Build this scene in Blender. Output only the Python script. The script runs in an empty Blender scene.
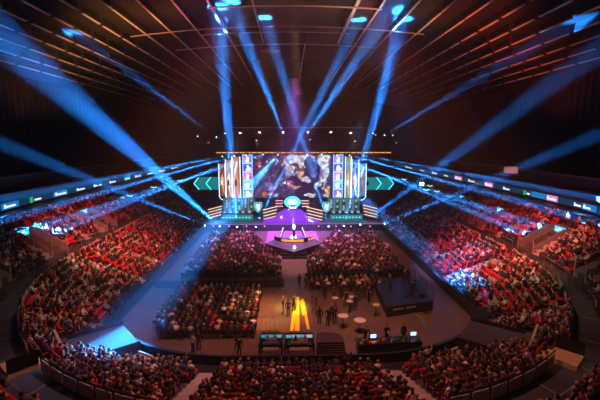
import bpy, bmesh, math, random
import numpy as np
from mathutils import Vector, Matrix, Euler, noise
random.seed(7); RNG = np.random.RandomState(7)
sc = bpy.context.scene; COL = sc.collection
R = math.radians
# ------------------------------------------------------------------ camera, world, exposure
cd = bpy.data.cameras.new('camera'); cam = bpy.data.objects.new('camera', cd); COL.objects.link(cam); sc.camera = cam
cd.sensor_width = 36; cd.lens = 24; cd.clip_end = 400
CAM = Vector((-.65, 0, 16)); PITCH = 8.3; YAW = -1.43
cam.location = CAM; cam.rotation_euler = (R(90 - PITCH), 0, R(YAW))
ROT = Euler((R(90 - PITCH), 0, R(YAW))).to_matrix()
w = bpy.data.worlds.new('world'); sc.world = w; w.use_nodes = True
w.node_tree.nodes['Background'].inputs[0].default_value = (.0, .0, .0, 1); w.node_tree.nodes['Background'].inputs[1].default_value = 0
sc.view_settings.view_transform = 'Standard'; sc.view_settings.look = 'None'; sc.view_settings.gamma = 1
sc.view_settings.use_curve_mapping = False; sc.view_settings.exposure = 0.0
HAZE = .0020
K = 1.0


def ray(px, py): return ROT @ Vector(((px - 300) / 400, (200 - py) / 400, -1))
def at(px, py, y):
    d = ray(px, py); return CAM + d * ((y - CAM.y) / d.y)
def atz(px, py, z):
    d = ray(px, py); return CAM + d * ((z - CAM.z) / d.z)
def proj(p):
    q = ROT.transposed() @ (Vector(p) - CAM)
    if q.z > -.1: return (-999, -999, 0)
    return (300 + 400 * q.x / -q.z, 200 - 400 * q.y / -q.z, -q.z)


def lamp(kind, loc, target, watts, col, deg=30, blend=1.0, size=.1, sy=None, parent=None):
    l = bpy.data.lights.new('lamp_light', kind); l.energy = watts * K; l.color = col
    if kind == 'SPOT': l.spot_size = R(deg); l.spot_blend = blend; l.shadow_soft_size = size
    elif kind == 'AREA':
        l.shape = 'RECTANGLE'; l.size = size; l.size_y = sy or size; l.spread = R(deg)
    else: l.shadow_soft_size = size
    o = bpy.data.objects.new('lamp_light', l); COL.objects.link(o); loc = Vector(loc)
    o.location = loc
    if target is not None: o.rotation_euler = (Vector(target) - loc).to_track_quat('-Z', 'Y').to_euler()
    return o


# house and show lights hung over the near half of the roof (above the frame) and over the stands
RED = (1, .05, .04); WARM = (1, .5, .28); PINK = (1, .3, .45); PURP = (.5, .12, 1); BLUE = (.03, .28, 1)
lamp('SPOT', (-4, 30, 27), (-25, 52, 4), 70000, RED, 36, 1, .5)
lamp('SPOT', (-2, 28, 27), (-22, 48, 3), 60000, WARM, 30, 1, .5)
lamp('SPOT', (-6, 25, 27), (-19, 34, 3), 9000, WARM, 40, 1, .5)
lamp('SPOT', (4, 30, 27), (27, 47, 4), 72000, RED, 40, 1, .5)
lamp('SPOT', (2, 28, 27), (24, 42, 4), 44000, WARM, 30, 1, .5)
lamp('SPOT', (6, 25, 27), (20, 33, 3), 11000, WARM, 40, 1, .5)
lamp('SPOT', (4, 30, 27), (19, 47, 2), 110000, (.5, .38, 1), 20, 1, .5)
lamp('SPOT', (-10, 15, 26), (-15.7, 21.4, 3.6), 3500, (1, .5, .25), 13, 1, .3)
lamp('SPOT', (10, 15, 26), (15.7, 21.4, 3.6), 3500, (1, .5, .25), 13, 1, .3)
lamp('SPOT', (-4, 28, 27), (-12, 24, 2), 9000, (.4, .5, 1), 30, 1, .5)
lamp('SPOT', (0, 24, 27), (0, 22, 1), 14000, (1, .30, .21), 100, 1, .5)
lamp('SPOT', (-2, 26, 27), (-2.5, 36, 0), 80000, (1, .36, .13), 19, 1, .5)
lamp('SPOT', (2, 26, 27), (5, 37, 0), 17000, (1, .34, .17), 50, 1, .5)
lamp('SPOT', (-4, 20, 27), (-11, 31, 0), 11000, (1, .34, .18), 44, 1, .5)
lamp('SPOT', (-5, 34, 27), (-9, 56, 1), 26000, (1, .26, .16), 34, 1, .5)
lamp('SPOT', (5, 34, 27), (9, 55, 1), 36000, (1, .24, .14), 34, 1, .5)
lamp('SPOT', (0, 36, 27), (-.5, 37, 0), 40000, (1, .98, .2), 9, .8, .2)  # narrow yellow spot added to brighten the floor stripes
lamp('SPOT', (0, 60, 24), (0, 69, 1), 150000, (.38, .07, 1), 44, 1, .3)
lamp('SPOT', (0, 56, 25), (0, 62, 0), 60000, (.85, .22, .8), 62, 1, .3)
lamp('SPOT', (-10, 60, 20), (-9, 73, 2), 30000, (.2, .5, 1), 50, 1, .3)
lamp('SPOT', (10, 60, 20), (9, 73, 2), 30000, (.2, .5, 1), 50, 1, .3)
lamp('SPOT', (0, 40, 27), (0, 50, 0), 46000, (1, .42, .34), 18, 1, .3)
# area lamps added in mid-air under the roof to brighten its steel
lamp('AREA', (-26, 54, 23.8), (-27, 55, 28), 1500, (1, .40, .08), 150, size=9, sy=30)
lamp('AREA', (26, 52, 23.8), (27, 53, 28), 1500, (1, .12, .03), 150, size=9, sy=30)
lamp('AREA', (-12, 44, 26.5), (-12.5, 44.5, 30), 600, (1, .14, .08), 140, size=6, sy=20)
lamp('AREA', (8, 44, 26.5), (8.5, 44.5, 30), 700, (1, .45, .14), 140, size=6, sy=20)
lamp('AREA', (0, 84, 22), (0, 78, 30), 350, (.9, .4, .5), 160, size=30, sy=20)
lamp('AREA', (-30, 36, 20), (-32, 38, 30), 200, (1, .4, .3), 160, size=14, sy=20)
lamp('AREA', (30, 36, 20), (32, 38, 30), 200, (1, .4, .3), 160, size=14, sy=20)


# ------------------------------------------------------------------ materials
MATS = {}
def mat(name, col, rough=.7, metal=0., emit=None, es=1., noise_amt=0., nscale=3., alpha=None):
    if name in MATS: return MATS[name]
    m = bpy.data.materials.new(name); m.use_nodes = True; nt = m.node_tree; b = nt.nodes['Principled BSDF']
    b.inputs['Base Color'].default_value = (*col, 1); b.inputs['Roughness'].default_value = rough; b.inputs['Metallic'].default_value = metal
    if emit: b.inputs['Emission Color'].default_value = (*emit, 1); b.inputs['Emission Strength'].default_value = es
    if noise_amt:
        tc = nt.nodes.new('ShaderNodeTexCoord'); n = nt.nodes.new('ShaderNodeTexNoise'); n.inputs['Scale'].default_value = nscale; n.inputs['Detail'].default_value = 4
        r = nt.nodes.new('ShaderNodeValToRGB'); r.color_ramp.elements[0].position = .3; r.color_ramp.elements[1].position = .7
        r.color_ramp.elements[0].color = (*[c * (1 - noise_amt) for c in col], 1); r.color_ramp.elements[1].color = (*[min(1, c * (1 + noise_amt)) for c in col], 1)
        nt.links.new(tc.outputs['Object'], n.inputs['Vector']); nt.links.new(n.outputs['Fac'], r.inputs['Fac']); nt.links.new(r.outputs['Color'], b.inputs['Base Color'])
    MATS[name] = m; return m
def attr_mat(name, emit=None, rough=.8):
    if name in MATS: return MATS[name]
    m = bpy.data.materials.new(name); m.use_nodes = True; nt = m.node_tree; b = nt.nodes['Principled BSDF']
    a = nt.nodes.new('ShaderNodeAttribute'); a.attribute_name = 'tint'; b.inputs['Roughness'].default_value = rough
    if emit: nt.links.new(a.outputs['Color'], b.inputs['Emission Color']); b.inputs['Emission Strength'].default_value = emit; b.inputs['Base Color'].default_value = (.01, .01, .01, 1)
    else: nt.links.new(a.outputs['Color'], b.inputs['Base Color'])
    MATS[name] = m; return m
black = mat('black_paint', (.012, .012, .014), .6); blackcloth = mat('black_cloth', (.012, .011, .013), .95, noise_amt=.3)
dmetal = mat('dark_metal', (.03, .03, .035), .4, .7); steel = mat('roof_steel', (.62, .58, .55), .4, .2)
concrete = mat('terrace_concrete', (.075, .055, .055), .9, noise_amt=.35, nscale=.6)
slate = mat('walkway_slate', (.06, .07, .085), .7, noise_amt=.2, nscale=.5); paleline = mat('pale_line', (.30, .30, .32), .6)
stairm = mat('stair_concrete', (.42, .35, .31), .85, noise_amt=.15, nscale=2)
greywall = mat('grey_parapet', (.20, .20, .22), .7, noise_amt=.1, nscale=1)
seatred = mat('seat_red', (.55, .02, .03), .55); seatdark = mat('seat_shell', (.05, .01, .012), .6)
white = mat('white_laminate', (.75, .72, .70), .4); rail_white = mat('rail_panel', (.55, .50, .50), .5)
chairblack = mat('chair_black', (.015, .015, .017), .6)
cream = mat('landing_board', (.55, .36, .20), .8, noise_amt=.15, nscale=2)


# ------------------------------------------------------------------ object helpers
def tag(o, label=None, cat=None, group=None, kind=None):
    if label: o['label'] = label
    if cat: o['category'] = cat
    if group: o['group'] = group
    if kind: o['kind'] = kind
    return o
def empty(name, loc=(0, 0, 0), rz=0, label=None, cat=None, group=None):
    o = bpy.data.objects.new(name, None); o.empty_display_size = .2; COL.objects.link(o); o.location = loc; o.rotation_euler = (0, 0, rz)
    return tag(o, label, cat, group)
class MB:
    def __init__(s): s.bm = bmesh.new()
    def box(s, c, d, rz=0, rx=0, ry=0, mi=0, bev=0):
        M = Matrix.Translation(c) @ Euler((rx, ry, rz)).to_matrix().to_4x4() @ Matrix.Diagonal((*d, 1))
        r = bmesh.ops.create_cube(s.bm, size=1, matrix=M)
        fs = {f for v in r['verts'] for f in v.link_faces}
        for f in fs: f.material_index = mi
        if bev:
            es = list({e for v in r['verts'] for e in v.link_edges})
            rr = bmesh.ops.bevel(s.bm, geom=es, offset=bev, segments=1, affect='EDGES')
            for f in rr['faces']: f.material_index = mi
        return s
    def cyl(s, a, b, r1, r2=None, n=10, mi=0, cap=True):
        a = Vector(a); b = Vector(b); d = b - a
        M = Matrix.Translation((a + b) / 2) @ d.to_track_quat('Z', 'Y').to_matrix().to_4x4()
        r = bmesh.ops.create_cone(s.bm, cap_ends=cap, segments=n, radius1=r1, radius2=r1 if r2 is None else r2, depth=d.length, matrix=M)
        for f in {f for v in r['verts'] for f in v.link_faces}: f.material_index = mi
        return s
    def ball(s, c, r, sub=1, sc3=(1, 1, 1), mi=0):
        q = bmesh.ops.create_icosphere(s.bm, subdivisions=sub, radius=r, matrix=Matrix.Translation(c) @ Matrix.Diagonal((*sc3, 1)))
        for f in {f for v in q['verts'] for f in v.link_faces}: f.material_index = mi
        return s
    def prism(s, pts, z0, z1, mi=0):
        lo = [s.bm.verts.new((p[0], p[1], z0)) for p in pts]; hi = [s.bm.verts.new((p[0], p[1], z1)) for p in pts]
        fs = [s.bm.faces.new(list(reversed(lo))), s.bm.faces.new(hi)]
        n = len(pts)
        for i in range(n): fs.append(s.bm.faces.new((lo[i], lo[(i + 1) % n], hi[(i + 1) % n], hi[i])))
        for f in fs: f.material_index = mi
        return s
    def quad(s, p, mi=0):
        f = s.bm.faces.new([s.bm.verts.new(q) for q in p]); f.material_index = mi; return s
    def build(s, name, mats, parent=None, loc=None, rz=None, smooth=False, **kw):
        bmesh.ops.recalc_face_normals(s.bm, faces=s.bm.faces[:])
        me = bpy.data.meshes.new(name); s.bm.to_mesh(me); s.bm.free()
        for m in (mats if isinstance(mats, (list, tuple)) else [mats]): me.materials.append(m)
        if smooth: me.polygons.foreach_set('use_smooth', [True] * len(me.polygons))
        o = bpy.data.objects.new(name, me); COL.objects.link(o)
        if parent: o.parent = parent
        if loc is not None: o.location = loc
        if rz is not None: o.rotation_euler = (0, 0, rz)
        return tag(o, **kw)
KIDS = {}
def children(o): return [c for c in o.children]
def copy_tree(o, parent=None):
    c = o.copy(); COL.objects.link(c); c.parent = parent
    for ch in list(o.children):
        if ch.type != 'LIGHT': copy_tree(ch, c)
    return c
_ones = 'zeroth first second third fourth fifth sixth seventh eighth ninth tenth eleventh twelfth thirteenth fourteenth fifteenth sixteenth seventeenth eighteenth nineteenth'.split()
def ordn(n):
    if n < 20: return _ones[n]
    t = n // 10; u = n % 10
    tens = {2: 'twent', 3: 'thirt', 4: 'fort', 5: 'fift', 6: 'sixt', 7: 'sevent', 8: 'eight', 9: 'ninet'}
    if t > 9: return 'hundredth' if n == 100 else 'hundred-and-' + ordn(n - 100)
    return tens[t] + 'ieth' if u == 0 else tens[t] + 'y-' + _ones[u]


# ------------------------------------------------------------------ bowl geometry
YF = 132.
NL = 10; NU = 7
def lerp(a, b, t): return a + (b - a) * t
def par(sec, t):
    if sec == 'L':      # t 0..1 barrier to cross aisle
        return (lerp(17.0, 24.4, t), lerp(25.2, 16.6, t), lerp(12.4, 22, t), lerp(9.4, 27, t))
    if sec == 'W': return (lerp(24.4, 26.0, t), lerp(16.6, 14.2, t), lerp(22, 23.5, t), lerp(27, 30, t))
    return (lerp(26.0, 32, t), lerp(14.2, 7.5, t), lerp(23.5, 28.8, t), lerp(30, 45, t))
def zL(k): return .45 + .275 * k            # k 0..NL-1 tread height
ZW = 3.3
def zU(k): return 3.85 + .46 * k
def curve(p, n1=48, n2=30, n3=14):
    hw, ny, rx, ry = p; cx, cy = hw - rx, ny + ry; pts = []
    for i in range(n1): pts.append((-hw, lerp(YF, cy, i / n1)))
    for i in range(n2):
        a = math.pi + (math.pi / 2) * i / n2; pts.append((-cx + rx * math.cos(a), cy + ry * math.sin(a)))
    for i in range(n3 + 1): pts.append((lerp(-cx, cx, i / n3), ny))
    for i in range(1, n2 + 1):
        a = 1.5 * math.pi + (math.pi / 2) * i / n2; pts.append((cx + rx * math.cos(a), cy + ry * math.sin(a)))
    for i in range(1, n1 + 1): pts.append((hw, lerp(cy, YF, i / n1)))
    return np.array(pts)
def strip_mesh(name, rows, m, **kw):        # rows: list of (curve pts, z) joined by quads
    V = []; F = []; n = len(rows[0][0])
    for c, z in rows: V += [(x, y, z) for x, y in c]
    for r in range(len(rows) - 1):
        for i in range(n - 1): F.append((r * n + i, r * n + i + 1, (r + 1) * n + i + 1, (r + 1) * n + i))
    me = bpy.data.meshes.new(name); me.from_pydata(V, [], F); me.materials.append(m)
    o = bpy.data.objects.new(name, me); COL.objects.link(o); return tag(o, **kw)

rows = []
for k in range(NL):
    rows += [(curve(par('L', k / NL)), zL(k)), (curve(par('L', (k + 1) / NL)), zL(k))]
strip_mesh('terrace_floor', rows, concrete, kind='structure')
rows = [(curve(par('L', 1)), zL(NL - 1)), (curve(par('L', 1)), ZW), (curve(par('W', 1)), ZW), (curve(par('W', 1)), zU(0))]
strip_mesh('walkway_floor', rows, slate, kind='structure')
rows = []
for k in range(NU):
    rows += [(curve(par('U', k / NU)), zU(k)), (curve(par('U', (k + 1) / NU)), zU(k))]
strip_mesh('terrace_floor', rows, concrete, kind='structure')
# barrier round the floor, an inner face, a cap and an outer face
b0 = curve((16.0, 26.4, 12, 9)); b1 = curve((16.2, 26.2, 12.05, 9.05)); b2 = curve((17.0, 25.2, 12.4, 9.4))
strip_mesh('barrier_wall', [(b0, 0), (b0, 1.12), (b1, 1.12), (b1, .4), (b2, .4), (b2, .46)], black, kind='structure')
# balcony front, soffit, upper deck and pleated curtains
top = curve(par('U', 1)); fas = curve((33.9, 6.0, 30.6, 48)); o1 = curve((37, 2, 33, 50)); o2 = curve((41, -4, 37, 52))
fz0, fz1 = 8.0, 9.15
strip_mesh('wall_back', [(top, zU(NU - 1)), (top, zU(NU - 1) + .5), (fas, zU(NU - 1) + .5), (fas, 8.1)], concrete, kind='structure')
strip_mesh('wall_fascia', [(top, fz0), (fas, fz0), (fas, fz1 + .9), (o1, fz1 + .9), (o1, 11.4), (o2, 11.4)], black, kind='structure')
tubes = strip_mesh('trim_1', [(curve((36.95, 2, 33, 50)), 11.35), (curve((36.9, 2.05, 33, 50)), 11.6), (o1, 11.6)], mat('balcony_rail', (.16, .13, .13), .5), kind='structure')
def pleats():
    c = curve((40.8, -3.8, 36.8, 52), 240, 120, 60); n = len(c); out = c.copy()
    for i in range(1, n - 1):
        t = c[i + 1] - c[i - 1]; t = t / (np.hypot(*t) + 1e-9); out[i] = c[i] + np.array([-t[1], t[0]]) * (.28 if i % 4 < 2 else -.1)
    return out
pc = pleats()
strip_mesh('wall_curtain', [(pc, 11.4), (pc, 27)], mat('curtain_cloth', (.022, .020, .024), .9), kind='structure')
MB().box((0, YF + 1, 13.5), (84, .4, 30)).build('wall_far', mat('far_wall_paint', (.015, .013, .018), .9), kind='structure')
MB().box((0, -14, 13.5), (90, .4, 30)).build('wall_near', black, kind='structure')
# floor
def floor_mat():
    m = bpy.data.materials.new('arena_floor'); m.use_nodes = True; nt = m.node_tree; b = nt.nodes['Principled BSDF']
    tc = nt.nodes.new('ShaderNodeTexCoord'); br = nt.nodes.new('ShaderNodeTexBrick'); br.inputs['Scale'].default_value = 1
    br.inputs['Brick Width'].default_value = 2.4; br.inputs['Row Height'].default_value = 1.2; br.inputs['Mortar Size'].default_value = .015
    br.inputs['Color1'].default_value = (.24, .16, .12, 1); br.inputs['Color2'].default_value = (.20, .13, .10, 1); br.inputs['Mortar'].default_value = (.10, .08, .07, 1)
    n = nt.nodes.new('ShaderNodeTexNoise'); n.inputs['Scale'].default_value = .5; n.inputs['Detail'].default_value = 6
    mx = nt.nodes.new('ShaderNodeMixRGB'); mx.blend_type = 'MULTIPLY'; mx.inputs['Fac'].default_value = .6
    nt.links.new(tc.outputs['Object'], br.inputs['Vector']); nt.links.new(tc.outputs['Object'], n.inputs['Vector'])
    nt.links.new(br.outputs['Color'], mx.inputs[1]); nt.links.new(n.outputs['Color'], mx.inputs[2]); nt.links.new(mx.outputs[0], b.inputs['Base Color'])
    b.inputs['Roughness'].default_value = .42; return m
MB().box((0, 59, -.1), (90, 148, .2)).build('floor', floor_mat(), kind='structure')
# ceiling and roof beams
def zc(x): return 30.2 - .0033 * x * x
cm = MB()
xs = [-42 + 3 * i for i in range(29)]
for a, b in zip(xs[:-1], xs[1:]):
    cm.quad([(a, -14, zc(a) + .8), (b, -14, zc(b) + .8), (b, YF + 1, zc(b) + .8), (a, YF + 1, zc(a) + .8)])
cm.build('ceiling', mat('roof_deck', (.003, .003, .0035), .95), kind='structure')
def long_beam(x, y0, y1, seg, gap, w=.16):
    m = MB(); y = y0 + random.uniform(0, 2)
    while y < y1:
        L = min(seg * random.uniform(.7, 1.2), y1 - y)
        m.box((x, y + L / 2, zc(x) - .1), (w, L, .10)).box((x, y + L / 2, zc(x) + .35), (.06, L, .8), mi=1)
        y += L + gap
    return m.build('ceiling_beam', [steel, black], kind='structure')
for sx in (-1, 1):
    for x in (8.8, 12.1, 15.2, 18.2, 21.2, 24.0, 26.6, 29.0, 31.4, 33.8, 36):
        long_beam(sx * x, 12 if x > 20 else 20, 102, 4.2 if x > 20 else 7, .9 if x > 20 else .35, .2 if x < 20 else .26)
long_beam(1.6, 60, 92, 30, .2); long_beam(-4.4, 36, 60, 30, .2); long_beam(6.3, 36, 60, 10, .2, .35)
def cross_beam(y, x0, x1, w=.14, dz=-.25, m_=None):
    m = MB(); n = 24
    for i in range(n):
        a = lerp(x0, x1, i / n); b = lerp(x0, x1, (i + 1) / n); za = zc(a) + dz; zb = zc(b) + dz
        m.box(((a + b) / 2, y, (za + zb) / 2), (math.hypot(b - a, zb - za) + .01, w, .12), ry=-math.atan2(zb - za, b - a))
    return m.build('ceiling_beam', m_ or steel, kind='structure')
cross_beam(44, -9, 9); cross_beam(51.5, -20, 16, .08); cross_beam(54, -12, 7, .12); cross_beam(60.5, -17, 12, .2)
dim = mat('roof_steel_dark', (.05, .048, .048), .5, .3)
for y in (72, 92): cross_beam(y, -38, 38, .10, -.3, dim)
m = MB()                                          # round speaker cluster hanging under the roof
c = at(270, 49, 62); m.cyl(c - Vector((0, 0, .3)), c + Vector((0, 0, .3)), 1.5, 1.5, 20); m.cyl(c + Vector((0, 0, .3)), c + Vector((0, 0, 2.5)), .05, .05, 6)
m.build('speaker_cluster', dmetal, label='round dark disc hanging under the roof steel left of centre', cat='roof unit')
# the haze that fills the hall
def haze_box():
    m = bpy.data.materials.new('hall_haze'); m.use_nodes = True; nt = m.node_tree; nt.nodes.clear()
    o = nt.nodes.new('ShaderNodeOutputMaterial'); s = nt.nodes.new('ShaderNodeVolumeScatter'); s.inputs['Density'].default_value = HAZE; s.inputs['Anisotropy'].default_value = .35
    nt.links.new(s.outputs[0], o.inputs['Volume'])
    MB().box((0, 59, 15.3), (80, 142, 30.4)).build('haze', m, kind='stuff', label='thin stage haze filling the hall and catching the light beams', cat='haze')
haze_box()

# ------------------------------------------------------------------ aisles, landings, tunnels, vomitories
AISLES = []      # (origin, direction outward, from section)
for sx in (-1, 1):
    AISLES.append((Vector((sx * 6.1, 29)), Vector((sx * .03, -1)).normalized(), 'L'))
    AISLES.append((Vector((sx * 12.6, 29.6)), Vector((sx * .42, -1)).normalized(), 'U'))
    AISLES.append((Vector((sx * 14.6, 33.5)), Vector((sx * .9, -.62)).normalized(), 'LU'))
    for y in (43.5, 50, 56.5, 63, 69.5, 76, 82.5): AISLES.append((Vector((sx * 16, y)), Vector((sx, 0)), 'LU'))
def cross_pt(pts, o, d):                         # where the ray o+d*t crosses a polyline
    for i in range(len(pts) - 1):
        a = Vector(pts[i]); b = Vector(pts[i + 1]); e = b - a
        den = d.x * e.y - d.y * e.x
        if abs(den) < 1e-9: continue
        q = a - o; t = (q.x * e.y - q.y * e.x) / den; u = (q.x * d.y - q.y * d.x) / den
        if -1e-6 <= u <= 1 + 1e-6 and t > -1: return o + d * t
    return None
CL = [curve(par('L', k / NL)) for k in range(NL + 1)]; CU = [curve(par('U', k / NU)) for k in range(NU + 1)]
def stairs(o, d, Cs, zf, n, z_end):
    m = MB(); ang = math.atan2(d.y, d.x)
    for k in range(n):
        a = cross_pt(Cs[k], o, d); b = cross_pt(Cs[k + 1], o, d)
        if a is None or b is None: continue
        L = (b - a).length; z = zf(k); zn = zf(k + 1) if k + 1 < n else z_end
        c1 = a + (b - a) * .25; c2 = a + (b - a) * .76
        m.box((c1.x, c1.y, z + .015), (L * .5, 1.15, .05), rz=ang)
        m.box((c2.x, c2.y, z + (zn - z) / 2), (L * .48, 1.15, max(.08, zn - z)), rz=ang)
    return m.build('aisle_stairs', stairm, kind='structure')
for o, d, s in AISLES:
    if 'L' in s: stairs(o, d, CL, zL, NL, ZW)
    if 'U' in s and o.y in (43.5, 56.5, 69.5): stairs(o + Vector((0, -2.15)), d, CU, zU, NU, zU(NU - 1) + .4)
    elif 'U' in s: stairs(o, d, CU, zU, NU, zU(NU - 1) + .4)
    elif s == 'L': stairs(o, d, CU, zU, NU, zU(NU - 1) + .4)
# seat-free boxes: (centre, half length along u, half width, u direction)
FREE = []
def free(c, hl, hw, u, secs='LU'): FREE.append((Vector(c), hl, hw, Vector(u).normalized(), secs))
for sx in (-1, 1):
    u = Vector((sx * .78, -.62)).normalized(); n = Vector((-u.y, u.x)); c = Vector((sx * 14.3, 27.6)); side = 'left' if sx < 0 else 'right'
    rz = math.atan2(u.y, u.x)
    t = empty('player_tunnel', (c.x, c.y, 0), rz, 'dark flat-roofed player tunnel cut into the %s corner of the lower rows' % side, 'tunnel')
    MB().box((.3, 0, .8), (4.6, 4.1, 1.6), bev=.03).build('roof_slab', mat('tunnel_cover', (.075, .07, .08), .8, noise_amt=.2), t)
    MB().box((2.65, 0, 1.3), (.16, 4.3, 2.6)).build('back_wall', mat('pale_board', (.55, .45, .42), .7), t)
    for q in (-1, 1): MB().box((.3, q * 2.1, .9), (4.6, .12, 2.0)).build('side_wall', black, t)
    free(c + u * .3, 2.75, 2.35, u, 'L')
    # tan exit ramp beside it
    c2 = Vector((sx * 11.6, 26.1)); u2 = Vector((sx * .5, -.86))
    m = MB(); m.box((0, 0, .5), (1.7, 2.0, 1.0)); m.box((-.85, 0, .6), (.10, 2.0, 1.2), mi=1)
    m.build('exit_platform', [stairm, white], loc=(c2.x, c2.y, 0), rz=math.atan2(u2.y, u2.x), label='tan exit platform beside the %s player tunnel behind the barrier' % side, cat='platform')
    free(c2, 1.1, 1.2, u2, 'L')
    # landing over the cross aisle
    c3 = Vector((sx * 15.7, 21.4)); rz = math.atan2(-.75, sx * .66)
    t = empty('landing', (c3.x - .3, c3.y, 0), rz, 'beige boarded landing with short steps over the %s corner of the walkway' % side, 'landing')
    MB().box((0, 0, 1.8), (1.5, 1.6, 3.6)).build('deck', cream, t)
    m = MB()
    for i in range(3): m.box((-.92 - .34 * i, .1, (3.4 - .25 * i) / 2), (.34, 1.1, 3.4 - .25 * i))
    m.build('steps', cream, t)
    MB().box((0, .8, 4.0), (1.5, .04, .8)).build('railing', dmetal, t)
    free(c3, 2.0, 1.1, (sx * .66, -.75), 'LU')
VOMS = [(33.0, 24.6), (43.5, 26.0), (56.5, 26.0), (69.5, 26.0)]
for sx in (-1, 1):
    for i, (y, x) in enumerate(VOMS):
        u = Vector((1, 0)) if i else Vector((.93, -.36)); side = 'left' if sx < 0 else 'right'
        rz = math.atan2(u.y, sx * u.x)
        t = empty('stand_doorway', (sx * x, y, 0), rz, 'walled doorway in the %s stand, %s from the camera, with grey parapet sides' % (side, ordn(i + 1)), 'doorway', 'walled doorways in the side stands')
        for q in (-1, 1):
            m = MB()
            v = [m.bm.verts.new((a, q * 1.45 + b, z)) for b in (-.08, .08) for a, z in ((0, ZW - .2), (4.2, ZW - .2), (4.2, 6.5), (3.2, 6.5), (0, ZW + 1.2))]
            m.bm.faces.new(v[:5]); m.bm.faces.new(v[5:][::-1])
            for a in range(5): m.bm.faces.new((v[a], v[(a + 1) % 5], v[5 + (a + 1) % 5], v[5 + a]))
            m.build('parapet', greywall, t)
        MB().box((2.1, 0, ZW + .12), (4.2, 2.75, .3)).build('doorway_floor', slate, t)
        MB().box((4.2, 0, 5.0), (.16, 3.0, 3.2)).build('back_wall', greywall, t)
        m = MB(); m.cyl((0, 1.45 , ZW), (0, 1.45, ZW + 2.3), .04, .04, 6); m.cyl((0, -1.45, ZW), (0, -1.45, ZW + 2.3), .04, .04, 6)
        for q in (-1, 1): m.cyl((0, q * 1.45, ZW + 2.2), (3.2, q * 1.45, 7.2), .03, .03, 6)
        m.build('handrail', stairm, t)
        sg = empty('monitor', (sx * x + sx * u.x * 3.9, y + u.y * 3.9, 5.75), rz, 'cyan lit screen on the back wall of the %s stand doorway, %s from camera' % (side, ordn(i + 1)), 'screen', 'cyan doorway screens')
        MB().box((0, 0, .4), (.12, 2.0, .85)).build('housing', black, sg)
        MB().box((-.07, 0, .4), (.02, 1.85, .7)).build('display', mat('cyan_display', (0, 0, 0), emit=(.03, .55, .9), es=1.6), sg)
        m = MB()
        m.box((-.085, -.25, .4), (.01, .5, .14), rx=.5).box((-.085, .15, .42), (.01, .7, .14), rx=-.4).box((-.085, .5, .3), (.01, .3, .1))
        m.build('logo_mark', mat('white_glow', (0, 0, 0), emit=(.8, .95, 1), es=2), sg)
        free((sx * (x + u.x * 2.2), y + u.y * 2.2), 2.6, 1.75, (sx * u.x, u.y), 'U')
        free((sx * (x + 4), y - 2.15), 4.5, .7, (sx, 0), 'U')
def blocked(x, y, sec):
    for o, d, s in AISLES:
        q = Vector((x, y)) - o
        if q.dot(d) > -2 and abs(q.x * d.y - q.y * d.x) < .85 and (sec in s or s == 'L'): return True
    for c, hl, hw, u, secs in FREE:
        if sec in secs:
            q = Vector((x, y)) - c
            if abs(q.dot(u)) < hl and abs(q.x * u.y - q.y * u.x) < hw: return True
    return False
# balustrade round the walkway: framed pale panels
def balustrade(pts_fn, name, z, h, mlab, lab, step=1.25):
    for sx in (-1, 1):
        c = pts_fn; P = [Vector(p) for p in c]; acc = 0; out = []
        for a, b in zip(P[:-1], P[1:]):
            L = (b - a).length
            while acc < L:
                q = a.lerp(b, acc / L if L else 0); acc += step; out.append(q)
            acc -= L
        out = [q for q in out if q.x * sx > 2.0 and q.y < 60]
        out2 = []
        for a, b in zip(out[:-1], out[1:]):
            if (b - a).length > step * 1.4: continue
            mid = (a + b) / 2; ang = math.atan2((b - a).y, (b - a).x)
            if any(abs((mid - cc).dot(u)) < hl and abs((mid - cc).x * u.y - (mid - cc).y * u.x) < hw + .2 for cc, hl, hw, u, s in FREE): continue
            if any(abs((mid - o).x * d.y - (mid - o).y * d.x) < .8 and (mid - o).dot(d) > 0 for o, d, s in AISLES if 'L' in s): continue
            out2.append((mid, ang, a))
        side = 'left' if sx < 0 else 'right'
        t = empty('balustrade', (0, 0, 0), 0, lab % side, 'railing')
        for mid, ang, a in out2[:95]:
            MB().box((mid.x, mid.y, z + h * .5 - .05), (step * .84, .04, h * .8), rz=ang).build('panel', mlab, t)
            MB().box((mid.x, mid.y, z + h), (step, .06, .06), rz=ang).cyl((a.x, a.y, z - .3), (a.x, a.y, z + h), .03, .03, 6).build('post', dmetal, t)
balustrade(curve(par('L', 1.0)), 'b', ZW, .85, rail_white, 'pale panelled balustrade between lower rows and walkway on the %s side')
for sx in (-1, 1):
    cu = [Vector(p) for p in curve(par('W', .96)) if p[0] * sx > 1 and p[1] < 60]; m = MB(); runs = []
    for a, b in zip(cu[:-1], cu[1:]):
        mid = (a + b) / 2
        if any(abs((mid - cc).dot(u)) < hl and abs((mid - cc).x * u.y - (mid - cc).y * u.x) < hw + .2 for cc, hl, hw, u, s in FREE):
            if len(m.bm.verts): runs.append(m); m = MB()
            continue
        m.cyl((a.x, a.y, ZW + 1.0), (b.x, b.y, ZW + 1.0), .035, .035, 6); m.cyl((a.x, a.y, ZW), (a.x, a.y, ZW + 1.0), .02, .02, 5)
    runs.append(m)
    for i, m in enumerate(runs[::-1] if sx < 0 else runs): m.build('handrail', paleline, label='thin pale handrail on the outer edge of the %s walkway, %s stretch from the camera' % ('left' if sx < 0 else 'right', ordn(i + 1)), cat='handrail')
m = MB()                                          # seams between the walkway slabs
ci = curve(par('W', .06)); co = curve(par('W', .9))
for i in range(50, len(ci) - 50, 3):
    a, b = Vector(ci[i]), Vector(co[i]); d = b - a
    m.box(((a.x + b.x) / 2, (a.y + b.y) / 2, ZW + .012), (d.length, .07, .02), rz=math.atan2(d.y, d.x))
m.build('trim_2', paleline, kind='structure')

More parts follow.
